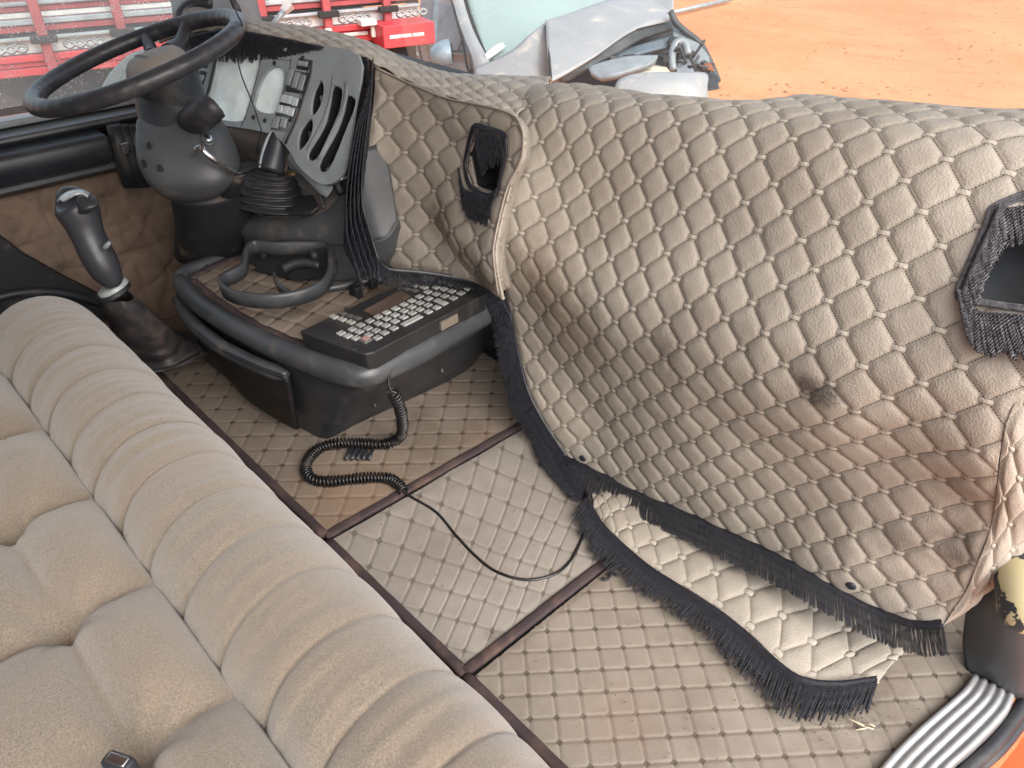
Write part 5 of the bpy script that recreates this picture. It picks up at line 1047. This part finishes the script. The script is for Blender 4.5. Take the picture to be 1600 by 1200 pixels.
# driver side windscreen pillar
pb,pt=D(330,120,2.28),D(322,-60,2.28)
def pill(name,a,b,ra,rb,mat):
    v,f=tube(resample(np.array([a,b]),n=5),np.linspace(ra,rb,5),10);return obj(name,v,f,mat,shell)
G,ff,uv=patch([[D(*c) for c in r] for r in[[(250,-70,2.15),(300,-75,2.18),(350,-75,2.25),(372,-70,2.35)],[(272,0,2.13),(310,0,2.14),(352,0,2.2),(378,0,2.3)],[(285,45,2.12),(320,50,2.12),(362,50,2.18),(388,50,2.28)],[(298,110,2.12),(330,120,2.12),(375,120,2.18),(398,120,2.28)]]],6,6)
obj('windscreen_pillar',G,ff,mt_pil,shell,solid=.05)
q=MB();q.tube(cr([D(x,y,2.08) for x,y in[(283,38),(284,22),(295,10),(312,4),(330,5)]],5),.014,8);q.tube([D(360,-8,2.08),D(372,18,2.08)],.010,7);q.build('pillar_grab_handle',mt_black,shell)
q=MB();q.box((-1.15,1.36,1.72),(2.4,.10,.24));q.build('windscreen_header',mt_head,shell,smooth=False)
q=MB();q.box((.13,1.30,1.2),(.10,.14,1.35));q.build('passenger_pillar',mt_pil,shell,smooth=False,bevel=.01)
ws=MB();ws.prism([(-2.2,1.62,.60),(.10,1.62,.60),(.10,1.42,1.66),(-2.2,1.42,1.66)],(0,.005,.001))
wso=thing('windscreen','large clear truck windscreen in front of the dashboard cover','windscreen',(-1.05,1.62,.6))
ws.build('pane',glass('windscreen_glass',.10,(.96,.99,.98)),wso,smooth=False)

# ================================================================= PASSENGER DOOR SILL
sill=thing('door_sill','ribbed aluminium tread plate in the passenger doorway at the bottom right corner','door sill',tuple(Z(1500,1130,0)))
inn=[(1330,1255),(1372,1200),(1400,1168),(1440,1130),(1485,1092),(1506,1072),(1519,1053)]
outp=[(1440,1260),(1488,1202),(1515,1178),(1545,1150),(1568,1125),(1580,1108),(1588,1088)]
Pi=np.array([Z(x,y,.020) for x,y in inn]);Po=np.array([Z(x,y,.020) for x,y in outp]);Pi=cr(Pi,6);Po=cr(Po,6)
mt_alu=plain('scratched_aluminium',(.38,.385,.39),.42,metal=.6,var=.15,scale=30,dirt=.25,dirtcol=(.35,.33,.3))
prof=[];NR=5
v=[];m=NR*6+1
for i in range(len(Pi)):
    for j in range(m):
        t=j/(m-1);u=(t*NR)%1;h=.0045*(math.sin(math.pi*min(1,u/.8))**.4 if u<.8 else 0) if j not in(0,m-1) else -.01
        v.append(Pi[i]*(1-t)+Po[i]*t+np.array((0,0,h)))
f=[(i*m+j,i*m+j+1,(i+1)*m+j+1,(i+1)*m+j) for i in range(len(Pi)-1) for j in range(m-1)]
obj('tread_plate',v,f,mt_alu,sill,solid=.004)
sl=cr([Z(x,y,.0) for x,y in[(1460,1262),(1506,1205),(1545,1170),(1578,1130),(1600,1095),(1615,1040),(1630,960)]],6);v,f=tube(sl,.012,12);obj('weather_strip',v,f,mt_rubber,sill)
v,f=tube(cr([Z(x,y,-.02) for x,y in[(1478,1262),(1524,1205),(1562,1170),(1594,1130),(1618,1095),(1640,1040),(1655,960)]],6),.010,10);obj('weather_strip',v,f,mt_black,sill)
q=MB();q.prism([Z(x,y,-.06) for x,y in[(1500,1300),(1545,1220),(1590,1165),(1640,1090),(1700,1000),(1900,1100),(1800,1400)]],(0,0,-.03));q.build('orange_body_panel',plain('orange_body_paint',(.62,.10,.025),.35,var=.06,dirt=.1),sill,smooth=False)
q=MB();q.prism([Z(x,y,.012) for x,y in[(1545,890),(1523,960),(1516,1050),(1588,1086),(1606,1050),(1640,930),(1650,860)]],(0,0,.02));q.build('sill_end_trim',mt_darkgrey,sill,bevel=.008)
G,ff,uv=patch([[D(x,y,d) for x,y,d in r] for r in[[(1535,880,1.30),(1560,900,1.24),(1600,900,1.2),(1680,900,1.2)],[(1524,930,1.32),(1548,950,1.26),(1600,960,1.21),(1680,950,1.2)],[(1512,1000,1.35),(1540,1010,1.31),(1595,1030,1.26),(1660,1010,1.24)],[(1514,1048,1.36),(1545,1060,1.34),(1588,1083,1.31),(1640,1060,1.3)]]],5,5)
obj('pillar_foot_trim',G,ff,mt_darkgrey,sill,solid=.01)
m_,n_,b_=M('chipped_cream_paint');p_=opos(n_);k_=rmp(n_,noi(n_,13,5,.6,p_,.6),.56,.575);n_.links.new(mixc(n_,k_,(.52,.46,.27),(.035,.037,.042)),b_.inputs['Base Color']);b_.inputs['Roughness'].default_value=.45;bmp(n_,b_,k_,-.5,.002);mt_chip=m_
pad_=thing('worn_cream_post','cream post with chipped paint showing black at the right edge above the sill','post',tuple(D(1600,930,1.165)))
v,f=tube(cr([D(1600,820,1.36),D(1602,870,1.22),D(1604,915,1.165),D(1608,955,1.16),D(1609,966,1.165)],5),[.042]*17+[.040,.033,.022,.005],20);obj('post',v,f,mt_chip,pad_)
# straw and litter on the mats
lit=MB()
for (x,y,L,a) in((1353,1137,.022,.4),(1345,1140,.018,.9),(1360,1133,.014,.1),(1245,1095,.02,2.2),(1335,1128,.03,.2),(1356,1064,.035,.5)):
    c=Z(x,y,.018);lit.tube([c-(math.cos(a)*L/2,math.sin(a)*L/2,0),c+(math.cos(a)*L/2,math.sin(a)*L/2,.003)],.0011,5)
lo=thing('straw_bits','few pale straw bits lying on the passenger mat near the sill','litter',tuple(Z(1350,1135,.018)));lit.build('straw',plain('straw',(.6,.52,.35),.8),lo)
cr_=MB()
for i in range(420):
    x,y=(random.gauss(1310,45),random.gauss(1120,25)) if i<170 else (random.uniform(560,1500),random.uniform(560,1190))
    if i>=170 and x<900 and y>560+(x-560)*.9+240:continue
    c=Z(x,y,.016);r=random.uniform(.0005,.0014);cr_.box(c,(r*2,r*1.4,r),Matrix.Rotation(random.random()*3,3,'Z'))
setp(cr_.build('floor_crumbs',plain('dirt_crumbs',(.16,.12,.09),.9,var=.6,scale=60),smooth=False),'fine dirt crumbs and sand scattered over the floor mats','dirt',kind='stuff')
# ================================================================= OUTSIDE
def dirt_mat():
    m,n,b=M('red_dirt');p=opos(n);big=noi(n,.35,6,.6,p,.4);mid=noi(n,2.2,6,.65,p,.3);fine=noi(n,22,5,.7,p)
    c=mixc(n,rmp(n,big,.35,.65),(.52,.185,.075),(.60,.25,.115));c=mixc(n,rmp(n,mid,.52,.70,0,.75),c,(.42,.16,.07));c=mixc(n,rmp(n,fine,.66,.76,0,.6),c,(.28,.12,.06))
    n.links.new(c,b.inputs['Base Color']);b.inputs['Roughness'].default_value=.95;bmp(n,b,mth(n,'ADD',mid,mth(n,'MULTIPLY',fine,.25)),.6,.05);return m
xs=np.r_[np.linspace(-400,-40,12),np.linspace(-36,12,70),np.linspace(20,400,10)];ys=np.r_[np.linspace(-400,-30,10),np.linspace(-26,45,90),np.linspace(60,400,10)]
v=[(x,y,-1.3+(noise.noise(Vector((x*.8,y*.8,0)))*.03 if abs(x)<40 and abs(y)<45 else 0)) for x in xs for y in ys];nb=len(ys)
o=obj('ground',v,[(i*nb+j,(i+1)*nb+j,(i+1)*nb+j+1,i*nb+j+1) for i in range(len(xs)-1) for j in range(nb-1)],dirt_mat());setp(o,kind='structure')
# stones
st_=MB()
for i in range(500):
    px_,py_=random.uniform(1060,1600),random.uniform(-40,150);c=Z(px_,py_,-1.3);r=random.uniform(.008,.03);k=[c+np.array((math.cos(a)*r*random.uniform(.7,1.3),math.sin(a)*r*random.uniform(.7,1.3),0)) for a in np.linspace(0,6.28,6)[:-1]];st_.add(k+[c+np.array((0,0,r*.5))],[(j,(j+1)%5,5) for j in range(5)])
setp(st_.build('pebbles',plain('brown_stones',(.33,.17,.09),.9,var=.5,scale=5),smooth=False),'small brown stones scattered on the red dirt','stones',kind='stuff')
# ---- red stake bed truck, long side facing us
mt_red=plain('red_truck_paint',(.42,.035,.045),.4,var=.12,scale=3,dirt=.1,dirtcol=(.5,.2,.15));mt_white=plain('painted_white_board',(.47,.46,.45),.6,var=.15,scale=6,dirt=.3,dirtcol=(.45,.40,.38));mt_gr=plain('galvanised_rail',(.28,.31,.33),.45,metal=.3,dirt=.2)
mt_wred=plain('faded_red_board',(.26,.045,.05),.6,var=.2);mt_tyre=plain('tyre_rubber',(.02,.02,.02),.8);mt_under=plain('chassis_black',(.012,.012,.012),.8);mt_orn=plain('grey_painted_ornament',(.30,.30,.31),.6)
az=math.radians(15);td=np.array((math.sin(az),math.cos(az),0));tn=np.array((math.cos(az),-math.sin(az),0))  # along, towards us
TA=Z(60,113,-.22)
def TP(s,h,o=0):return TA+td*s+tn*o+np.array((0,0,h))
def tproj(x,y):
    r=ray(x,y);t=np.dot(TA-CAM,tn)/np.dot(r,tn);P=CAM+r*t-TA;return (P@td,P[2])
truck=thing('red_stake_truck','long red and white stake bed truck parked behind the wrecked car','truck',tuple(TP(2,-1.08)))
def trb(name,s0,s1,h0,h1,o0,o1,mat,par=truck):
    q=MB();q.prism([TP(s0,h0,o0),TP(s1,h0,o0),TP(s1,h1,o0),TP(s0,h1,o0)],tn*(o1-o0));return q.build(name,mat,par,smooth=False,bevel=.006,seg=1)
S0,S1=-4.0,tproj(655,30)[0]
def layer(y0,y1,x=60): return tproj(x,y1)[1],tproj(x,y0)[1]
lay=[('side_rail',104,116,mt_red,.04),('side_rail',95,103,mt_red,.02),('side_rail',83,94,mt_red,.05),('side_board',62,83,mt_white,.0),('side_rail',55,61,mt_gr,.05),('side_rail',50,54,mt_under,.0),('side_board',38,49,mt_wred,.01),('side_rail',28,37,mt_gr,.03),('side_board',18,27,mt_white,.0),('side_board',8,17,mt_wred,.01),('side_rail',0,6,mt_gr,.04),('side_board',-16,-2,mt_wred,0),('side_board',-34,-18,mt_white,0),('side_rail',-42,-36,mt_gr,.04),('side_board',-75,-44,mt_wred,0)]
for nm,a,b,mt,o_ in lay:
    h0,h1=layer(a,b);trb(nm,S0,S1,h0,h1,o_-.04,o_,mt)
sp0=tproj(72,70)[0];dsp=tproj(190,50)[0]-sp0
topz=tproj(60,-60)[1];bz=tproj(60,116)[1]
for k in range(-3,9):
    s=sp0+k*dsp
    if S0<s<S1:
        p_=trb('stake_post',s-.035,s+.035,bz-.02,topz,.05,.11,mt_wred);trb('stake_clamp',s-.09,s+.09,*layer(52,63),.10,.15,mt_under,p_)
        if k%2==0: trb('reflector_strip',s+.10,s+.36,*layer(97,104),.045,.055,mt_white);trb('reflector_strip',s+.37,s+.58,*layer(97,104),.045,.055,mt_red)
        # painted wave ornament on the white board
        h0,h1=layer(66,80);q=MB()
        for j in range(2):
            P=[TP(s+.12+u*(dsp-.25),h0+(h1-h0)*(.5+.38*math.sin(u*math.pi*4+j*math.pi)),.006) for u in np.linspace(0,1,24)];q.tube(P,.012,4)
        q.build('wave_ornament',mt_orn,truck)
# details seen through the windscreen
h0,h1=tproj(610,62)[1],tproj(610,28)[1];sa_,sb2=tproj(578,50)[0],tproj(636,40)[0]
trb('tool_box',sa_,min(S1,sb2+.2),h0,h1,.05,.35,mt_red)
for i in range(3):
    a=tproj(586+i*16,39)[0];trb('box_slot',a,a+.13,(h0+h1)/2-.015,(h0+h1)/2+.015,.35,.356,mt_white)
trb('spare_bracket',tproj(553,30)[0],tproj(577,30)[0],tproj(565,35)[1],tproj(565,26)[1],.08,.2,mt_white)
trb('hinge_arm',tproj(571,40)[0],tproj(577,40)[0],tproj(574,54)[1],tproj(574,30)[1],.12,.16,mt_white)
trb('hinge_arm',tproj(500,40)[0],tproj(510,40)[0],tproj(505,50)[1],tproj(505,40)[1],.12,.16,mt_white)
trb('underframe',S0,S1,bz-.35,bz-.02,-1.6,-.12,mt_under);trb('far_side',S0,S1,bz,topz,-2.4,-2.3,mt_wred);trb('load_floor',S0,S1,bz-.02,bz+.02,-2.4,-.03,mt_under)
for s in(-3.0,-1.8,S1-1.0):
    P=TP(s,-.58-.0,-.30);q=MB();rr_=.50
    for o_ in(0,-.3):
        v=[];f=[];pr_=[(.22,.0),(.40,.02),(.49,.03),(.50,.0),(.50,-.22),(.49,-.25)]
        for r,w_ in pr_:
            for k in range(32):
                a=k/32*2*math.pi;v.append(TP(s,-.58,-.30+o_)+td*r*math.cos(a)+np.array((0,0,r*math.sin(a)))+tn*w_)
        f=[(i*32+k,i*32+(k+1)%32,(i+1)*32+(k+1)%32,(i+1)*32+k) for i in range(5) for k in range(32)];q.add(v,f)
    w_o=q.build('wheel',mt_tyre,truck);q=MB();disc(q,TP(s,-.58,-.31),tn,.24,.02,24);q.build('hub',mt_gr,w_o)
# white mudguard of the own cab visible below the wheel
mg=thing('side_moulding','white rounded body moulding just outside the driver window behind the steering wheel','moulding',tuple(X(185,140,-2.42)))
G,ff,uv=patch([[X(x,y,xp) for x,y,xp in r] for r in[[(150,185,-2.36),(158,150,-2.40),(178,115,-2.42),(205,92,-2.42),(235,80,-2.42)],[(175,188,-2.34),(185,160,-2.37),(200,130,-2.39),(220,110,-2.39),(240,100,-2.39)],[(215,190,-2.34),(220,175,-2.35),(230,150,-2.36),(240,135,-2.36),(250,120,-2.36)]]],6,6)
obj('moulding_shell',G,ff,plain('white_gelcoat',(.75,.75,.72),.35,var=.05),mg,solid=.02)
# ---- wrecked silver car
car=thing('wrecked_car','dusty silver beige car with buckled hood and torn open front standing on the red dirt','car',tuple(Z(830,60,-1.3)))
mt_car=plain('dusty_beige_paint',(.22,.17,.155),.5,var=.06,scale=2,dirt=.35,dirtcol=(.45,.30,.22));mt_hood=plain('chalky_silver_paint',(.26,.255,.262),.45,var=.07,scale=3,dirt=.2,dirtcol=(.6,.5,.42))
mt_cglass=plain('dusty_car_glass',(.26,.32,.305),.25,var=.05,scale=1.2,dirt=.1,dirtcol=(.36,.38,.34));mt_cwin=plain('brown_reflecting_window',(.15,.11,.105),.2,var=.3);mt_eng=plain('dark_engine_bay',(.03,.032,.034),.5,var=.6,scale=6);mt_al=plain('grey_metal_part',(.19,.205,.22),.4,var=.2,scale=6)
def P_(name,rows,mat,par=car,nu=5,nv=5,solid=.02,**k):
    G,ff,uv=patch([[D(*c) for c in r] for r in rows],nu,nv);return obj(name,G,ff,mat,par,solid=solid,**k)
def PG(name,pts,mat,th=(0,.03,0),par=car,bev=.008):
    q=MB();q.prism([D(*c) for c in pts],th);return q.build(name,mat,par,bevel=bev,seg=1,smooth=True)
P_('door_panel',[[(636,45,8.9),(650,48,8.7),(663,60,8.5),(690,78,8.1),(735,85,7.5)],[(632,60,8.9),(645,70,8.7),(663,82,8.5),(692,95,8.1),(735,100,7.5)],[(636,85,8.8),(650,95,8.6),(668,105,8.4),(695,110,8.0),(735,115,7.4)],[(640,130,8.7),(655,135,8.5),(675,140,8.3),(700,145,7.9),(740,150,7.3)]],mt_car)
P_('rear_pillar',[[(636,-60,9.2),(648,-60,9.1),(656,-60,9.0)],[(637,10,9.1),(645,10,9.0),(652,10,8.9)],[(634,50,9.0),(643,50,8.9),(651,52,8.7)]],mt_car)
PG('rear_side_window',[(656,-60,8.95),(683,-60,8.8),(676,70,8.25),(656,50,8.7)],mt_cwin)
PG('window_pillar',[(681,-60,8.75),(689,-60,8.7),(681,75,8.2),(673,68,8.3)],mt_panel)
PG('front_side_window',[(689,-60,8.7),(700,-60,8.5),(722,60,7.8),(714,80,7.85),(681,75,8.2)],mt_cwin)
P_('windscreen_pillar',[[(695,-60,8.4),(706,-60,8.35),(712,-60,8.4)],[(706,0,8.0),(716,0,7.95),(724,0,8.0)],[(722,50,7.6),(733,50,7.55),(742,52,7.6)],[(738,90,7.3),(752,93,7.2),(765,98,7.2)],[(744,120,7.2),(756,120,7.1),(770,115,7.1)]],mt_hood)
P_('windscreen_seal',[[(712,-60,8.36),(722,-60,8.36)],[(724,0,7.97),(730,0,7.97)],[(740,50,7.57),(746,50,7.57)],[(756,88,7.25),(762,88,7.25)]],mt_under,solid=.01)
P_('windscreen',[[(720,-60,8.45),(800,-60,8.4),(900,-60,8.5),(1060,-60,8.8)],[(727,0,8.0),(800,0,7.9),(880,0,8.0),(1000,-10,8.3)],[(742,50,7.65),(800,50,7.55),(860,45,7.6),(930,30,7.8)],[(757,100,7.25),(800,95,7.2),(850,75,7.25),(920,50,7.4)]],mt_cglass,solid=.01)
P_('paper_behind_glass',[[(757,85,7.2),(772,72,7.25),(785,66,7.3)],[(760,95,7.18),(775,85,7.2),(790,73,7.25)]],mt_white,solid=.005)
P_('door_mirror',[[(678,83,7.75),(690,73,7.68),(704,69,7.64)],[(677,90,7.62),(691,84,7.55),(705,83,7.55)],[(680,95,7.7),(692,96,7.62),(707,95,7.62)]],plain('silver_blue_mirror',(.20,.25,.29),.35),solid=.06)
P_('fender',[[(742,109,7.05),(775,95,6.95),(805,78,6.9),(830,55,6.9),(850,38,6.95)],[(742,125,6.95),(780,120,6.85),(810,105,6.8),(835,85,6.8),(855,70,6.9)],[(742,160,6.8),(780,160,6.7),(815,160,6.65),(840,160,6.65),(858,160,6.7)]],mt_hood)
P_('hood',[[(852,36,6.9),(880,28,7.0),(930,10,7.2),(985,-8,7.5),(1015,-14,7.7)],[(853,42,6.82),(900,30,6.85),(950,18,6.9),(1000,14,7.0),(1048,16,7.1)],[(855,75,6.6),(900,70,6.55),(950,55,6.6),(1000,38,6.7),(1047,28,6.9)],[(860,130,6.3),(885,117,6.35),(930,90,6.45),(985,52,6.6),(1040,32,6.85)]],mt_hood,nu=7,nv=7)
PG('hood_far_edge',[(983,0,7.4),(1010,-20,7.5),(1050,-20,7.3),(1050,15,7.0),(1020,18,7.1)],mt_hood)
P_('hood_underside',[[(862,122,6.37),(885,108,6.42),(930,80,6.52),(985,44,6.68),(1042,24,6.95)],[(880,128,6.45),(925,105,6.5),(965,85,6.6),(1005,62,6.7),(1050,48,6.9)]],mt_eng,solid=.03)
P_('front_rail',[[(920,108,6.6),(960,88,6.65),(1010,72,6.75),(1055,60,6.85)],[(925,118,6.6),(965,100,6.6),(1015,85,6.7),(1058,74,6.8)]],plain('dark_blue_rail',(.09,.11,.13),.4),solid=.04)
v,f=tube(cr([D(x,y,6.75) for x,y in[(1048,18),(1056,35),(1072,50),(1092,66),(1105,88),(1116,112),(1122,128)]],6),.028,8);obj('torn_fender_edge',v,f,mt_eng,car)
P_('inner_wing',[[(1050,45,6.85),(1070,55,6.8),(1090,70,6.75),(1106,92,6.7)],[(1052,62,6.8),(1070,72,6.75),(1090,85,6.7),(1108,108,6.6)],[(1054,85,6.8),(1072,95,6.7),(1092,105,6.6),(1115,125,6.5)]],mt_al)
PG('rusty_bracket',[(1098,100,6.5),(1108,98,6.5),(1115,112,6.4),(1104,110,6.45)],plain('rust',(.22,.07,.03),.9))
PG('battery_cover',[(1058,93,6.5),(1075,93,6.5),(1083,114,6.4),(1056,114,6.4)],plain('grey_battery',(.20,.21,.24),.5))
q=MB();q.tube(cr([D(x,y,6.45) for x,y in[(1052,110),(1050,88),(1055,70),(1064,64),(1072,70),(1075,85)]],5),.035,8);q.build('filler_pipe',mt_al,car)
P_('radiator_beam',[[(922,112,6.3),(950,103,6.25),(985,96,6.25),(1026,95,6.3)],[(925,120,6.25),(955,112,6.2),(990,105,6.2),(1022,102,6.25)],[(940,128,6.2),(960,125,6.15),(985,117,6.15),(1010,108,6.2)]],plain('bluish_beam',(.19,.205,.22),.4,var=.2,scale=9),solid=.05)
P_('bumper_skin',[[(985,120,6.1),(1010,117,6.0),(1060,116,5.95),(1098,116,6.0),(1104,125,6.0)],[(965,130,6.0),(1010,130,5.92),(1060,131,5.88),(1095,136,5.92),(1102,138,5.95)],[(960,150,6.0),(1010,155,5.9),(1060,160,5.9),(1095,160,5.9),(1104,160,5.95)]],mt_hood)
P_('sandy_undertray',[[(985,112,6.5),(1010,104,6.5),(1040,108,6.5)],[(990,120,6.2),(1015,118,6.2),(1048,118,6.2)]],plain('sand_dust',(.55,.45,.36),.9),solid=.02)
q=MB()
for i in range(46):
    x,y=random.uniform(955,1112),0
    y=random.uniform(88,116)if x<1050 else random.uniform(60+(x-1050)*.6,118);d=6.55+random.uniform(-.1,.2)
    a=D(x,y,d);q.box(a,(random.uniform(.03,.14),random.uniform(.03,.1),random.uniform(.02,.07)),Matrix.Rotation(random.random()*3,3,'Z')@Matrix.Rotation(random.random(),3,'X'))
setp(q.build('engine_bay_debris',mt_eng,car,smooth=False),kind='stuff')
q=MB()
for i in range(7):
    a=D(random.uniform(1060,1090),random.uniform(75,115),6.45);b=a+rng.normal(0,.07,3);c=(a+b)/2+rng.normal(0,.05,3);q.tube(cr([a,c,b],5),.012,6)
q.build('torn_hose',mt_rubber,car)
PG('headlamp_wreck',[(1100,118,6.1),(1112,112,6.1),(1122,122,6.05),(1120,136,6.0),(1106,136,6.0)],mt_eng)
PG('engine_bay_back',[(872,128,7.1),(950,85,7.15),(1046,34,7.2),(1090,60,7.1),(1116,105,6.95),(1122,140,6.9),(990,160,6.9)],mt_eng)
for nm,pts in (('door_seam',[(733,112),(729,100),(722,62),(700,-20)]),('door_seam',[(664,112),(655,75),(651,40),(653,-20)]),('hood_seam',[(853,40),(857,75),(861,125)]),('door_trim_line',[(640,98),(665,112),(700,119),(736,121)])):
    v,f=tube(cr([D(x,y,6.85 if nm=='hood_seam' and y<50 else (6.58 if nm=='hood_seam' and y<100 else (6.28 if nm=='hood_seam' else 7.3+(740-x)*.0135))) for x,y in pts],5),.012,5);obj(nm,v,f,mt_under,car)
q=MB();q.tube([D(765,97,7.12),D(820,83,7.08),D(872,60,7.2)],.014,6);q.build('wiper_arm',mt_under,car)
P_('mirror_glass_side',[[(695,74,7.60),(706,70,7.62)],[(697,84,7.54),(708,82,7.56)],[(697,94,7.6),(708,93,7.62)]],mt_under,solid=.02)
v,f=tube(cr([D(x,y,8.2) for x,y in[(645,86),(650,83),(653,88)]],4),.02,6);obj('door_handle',v,f,mt_al,car)
# hidden mass of the body so the car is solid from the side
Bc=[Z(700,60,-1.3),Z(980,60,-1.3)]
c=D(830,70,8.2);q=MB();q.box((c[0]-.6,c[1]+.3,-.85),(1.5,2.6,.5),Matrix.Rotation(math.radians(60),3,'Z'));q.build('lower_body',mt_car,car,bevel=.08)
# pole lying on the dirt at the far side
pole=thing('metal_pole','thin grey metal pole lying on the dirt behind the wrecked car','pole',tuple(Z(1100,12,-1.25)))
q=MB();q.tube([Z(1048,20,-1.22),Z(1145,-2,-1.22)],.035,8);q.build('pole',mt_gr,pole)
# own wiper / marker rod outside the windscreen
rod=thing('marker_rod','grey rod with pale square tip standing outside the windscreen left of centre','rod',tuple(D(425,40,2.9)))
q=MB();q.tube([D(422,45,2.9),D(446,14,2.9)],.012,8);q.build('rod',mt_gr,rod);q=MB();q.tube([D(443,18,2.9),D(453,6,2.9)],[.016,.024],4);q.build('rod_tip',mt_white,rod,smooth=False)
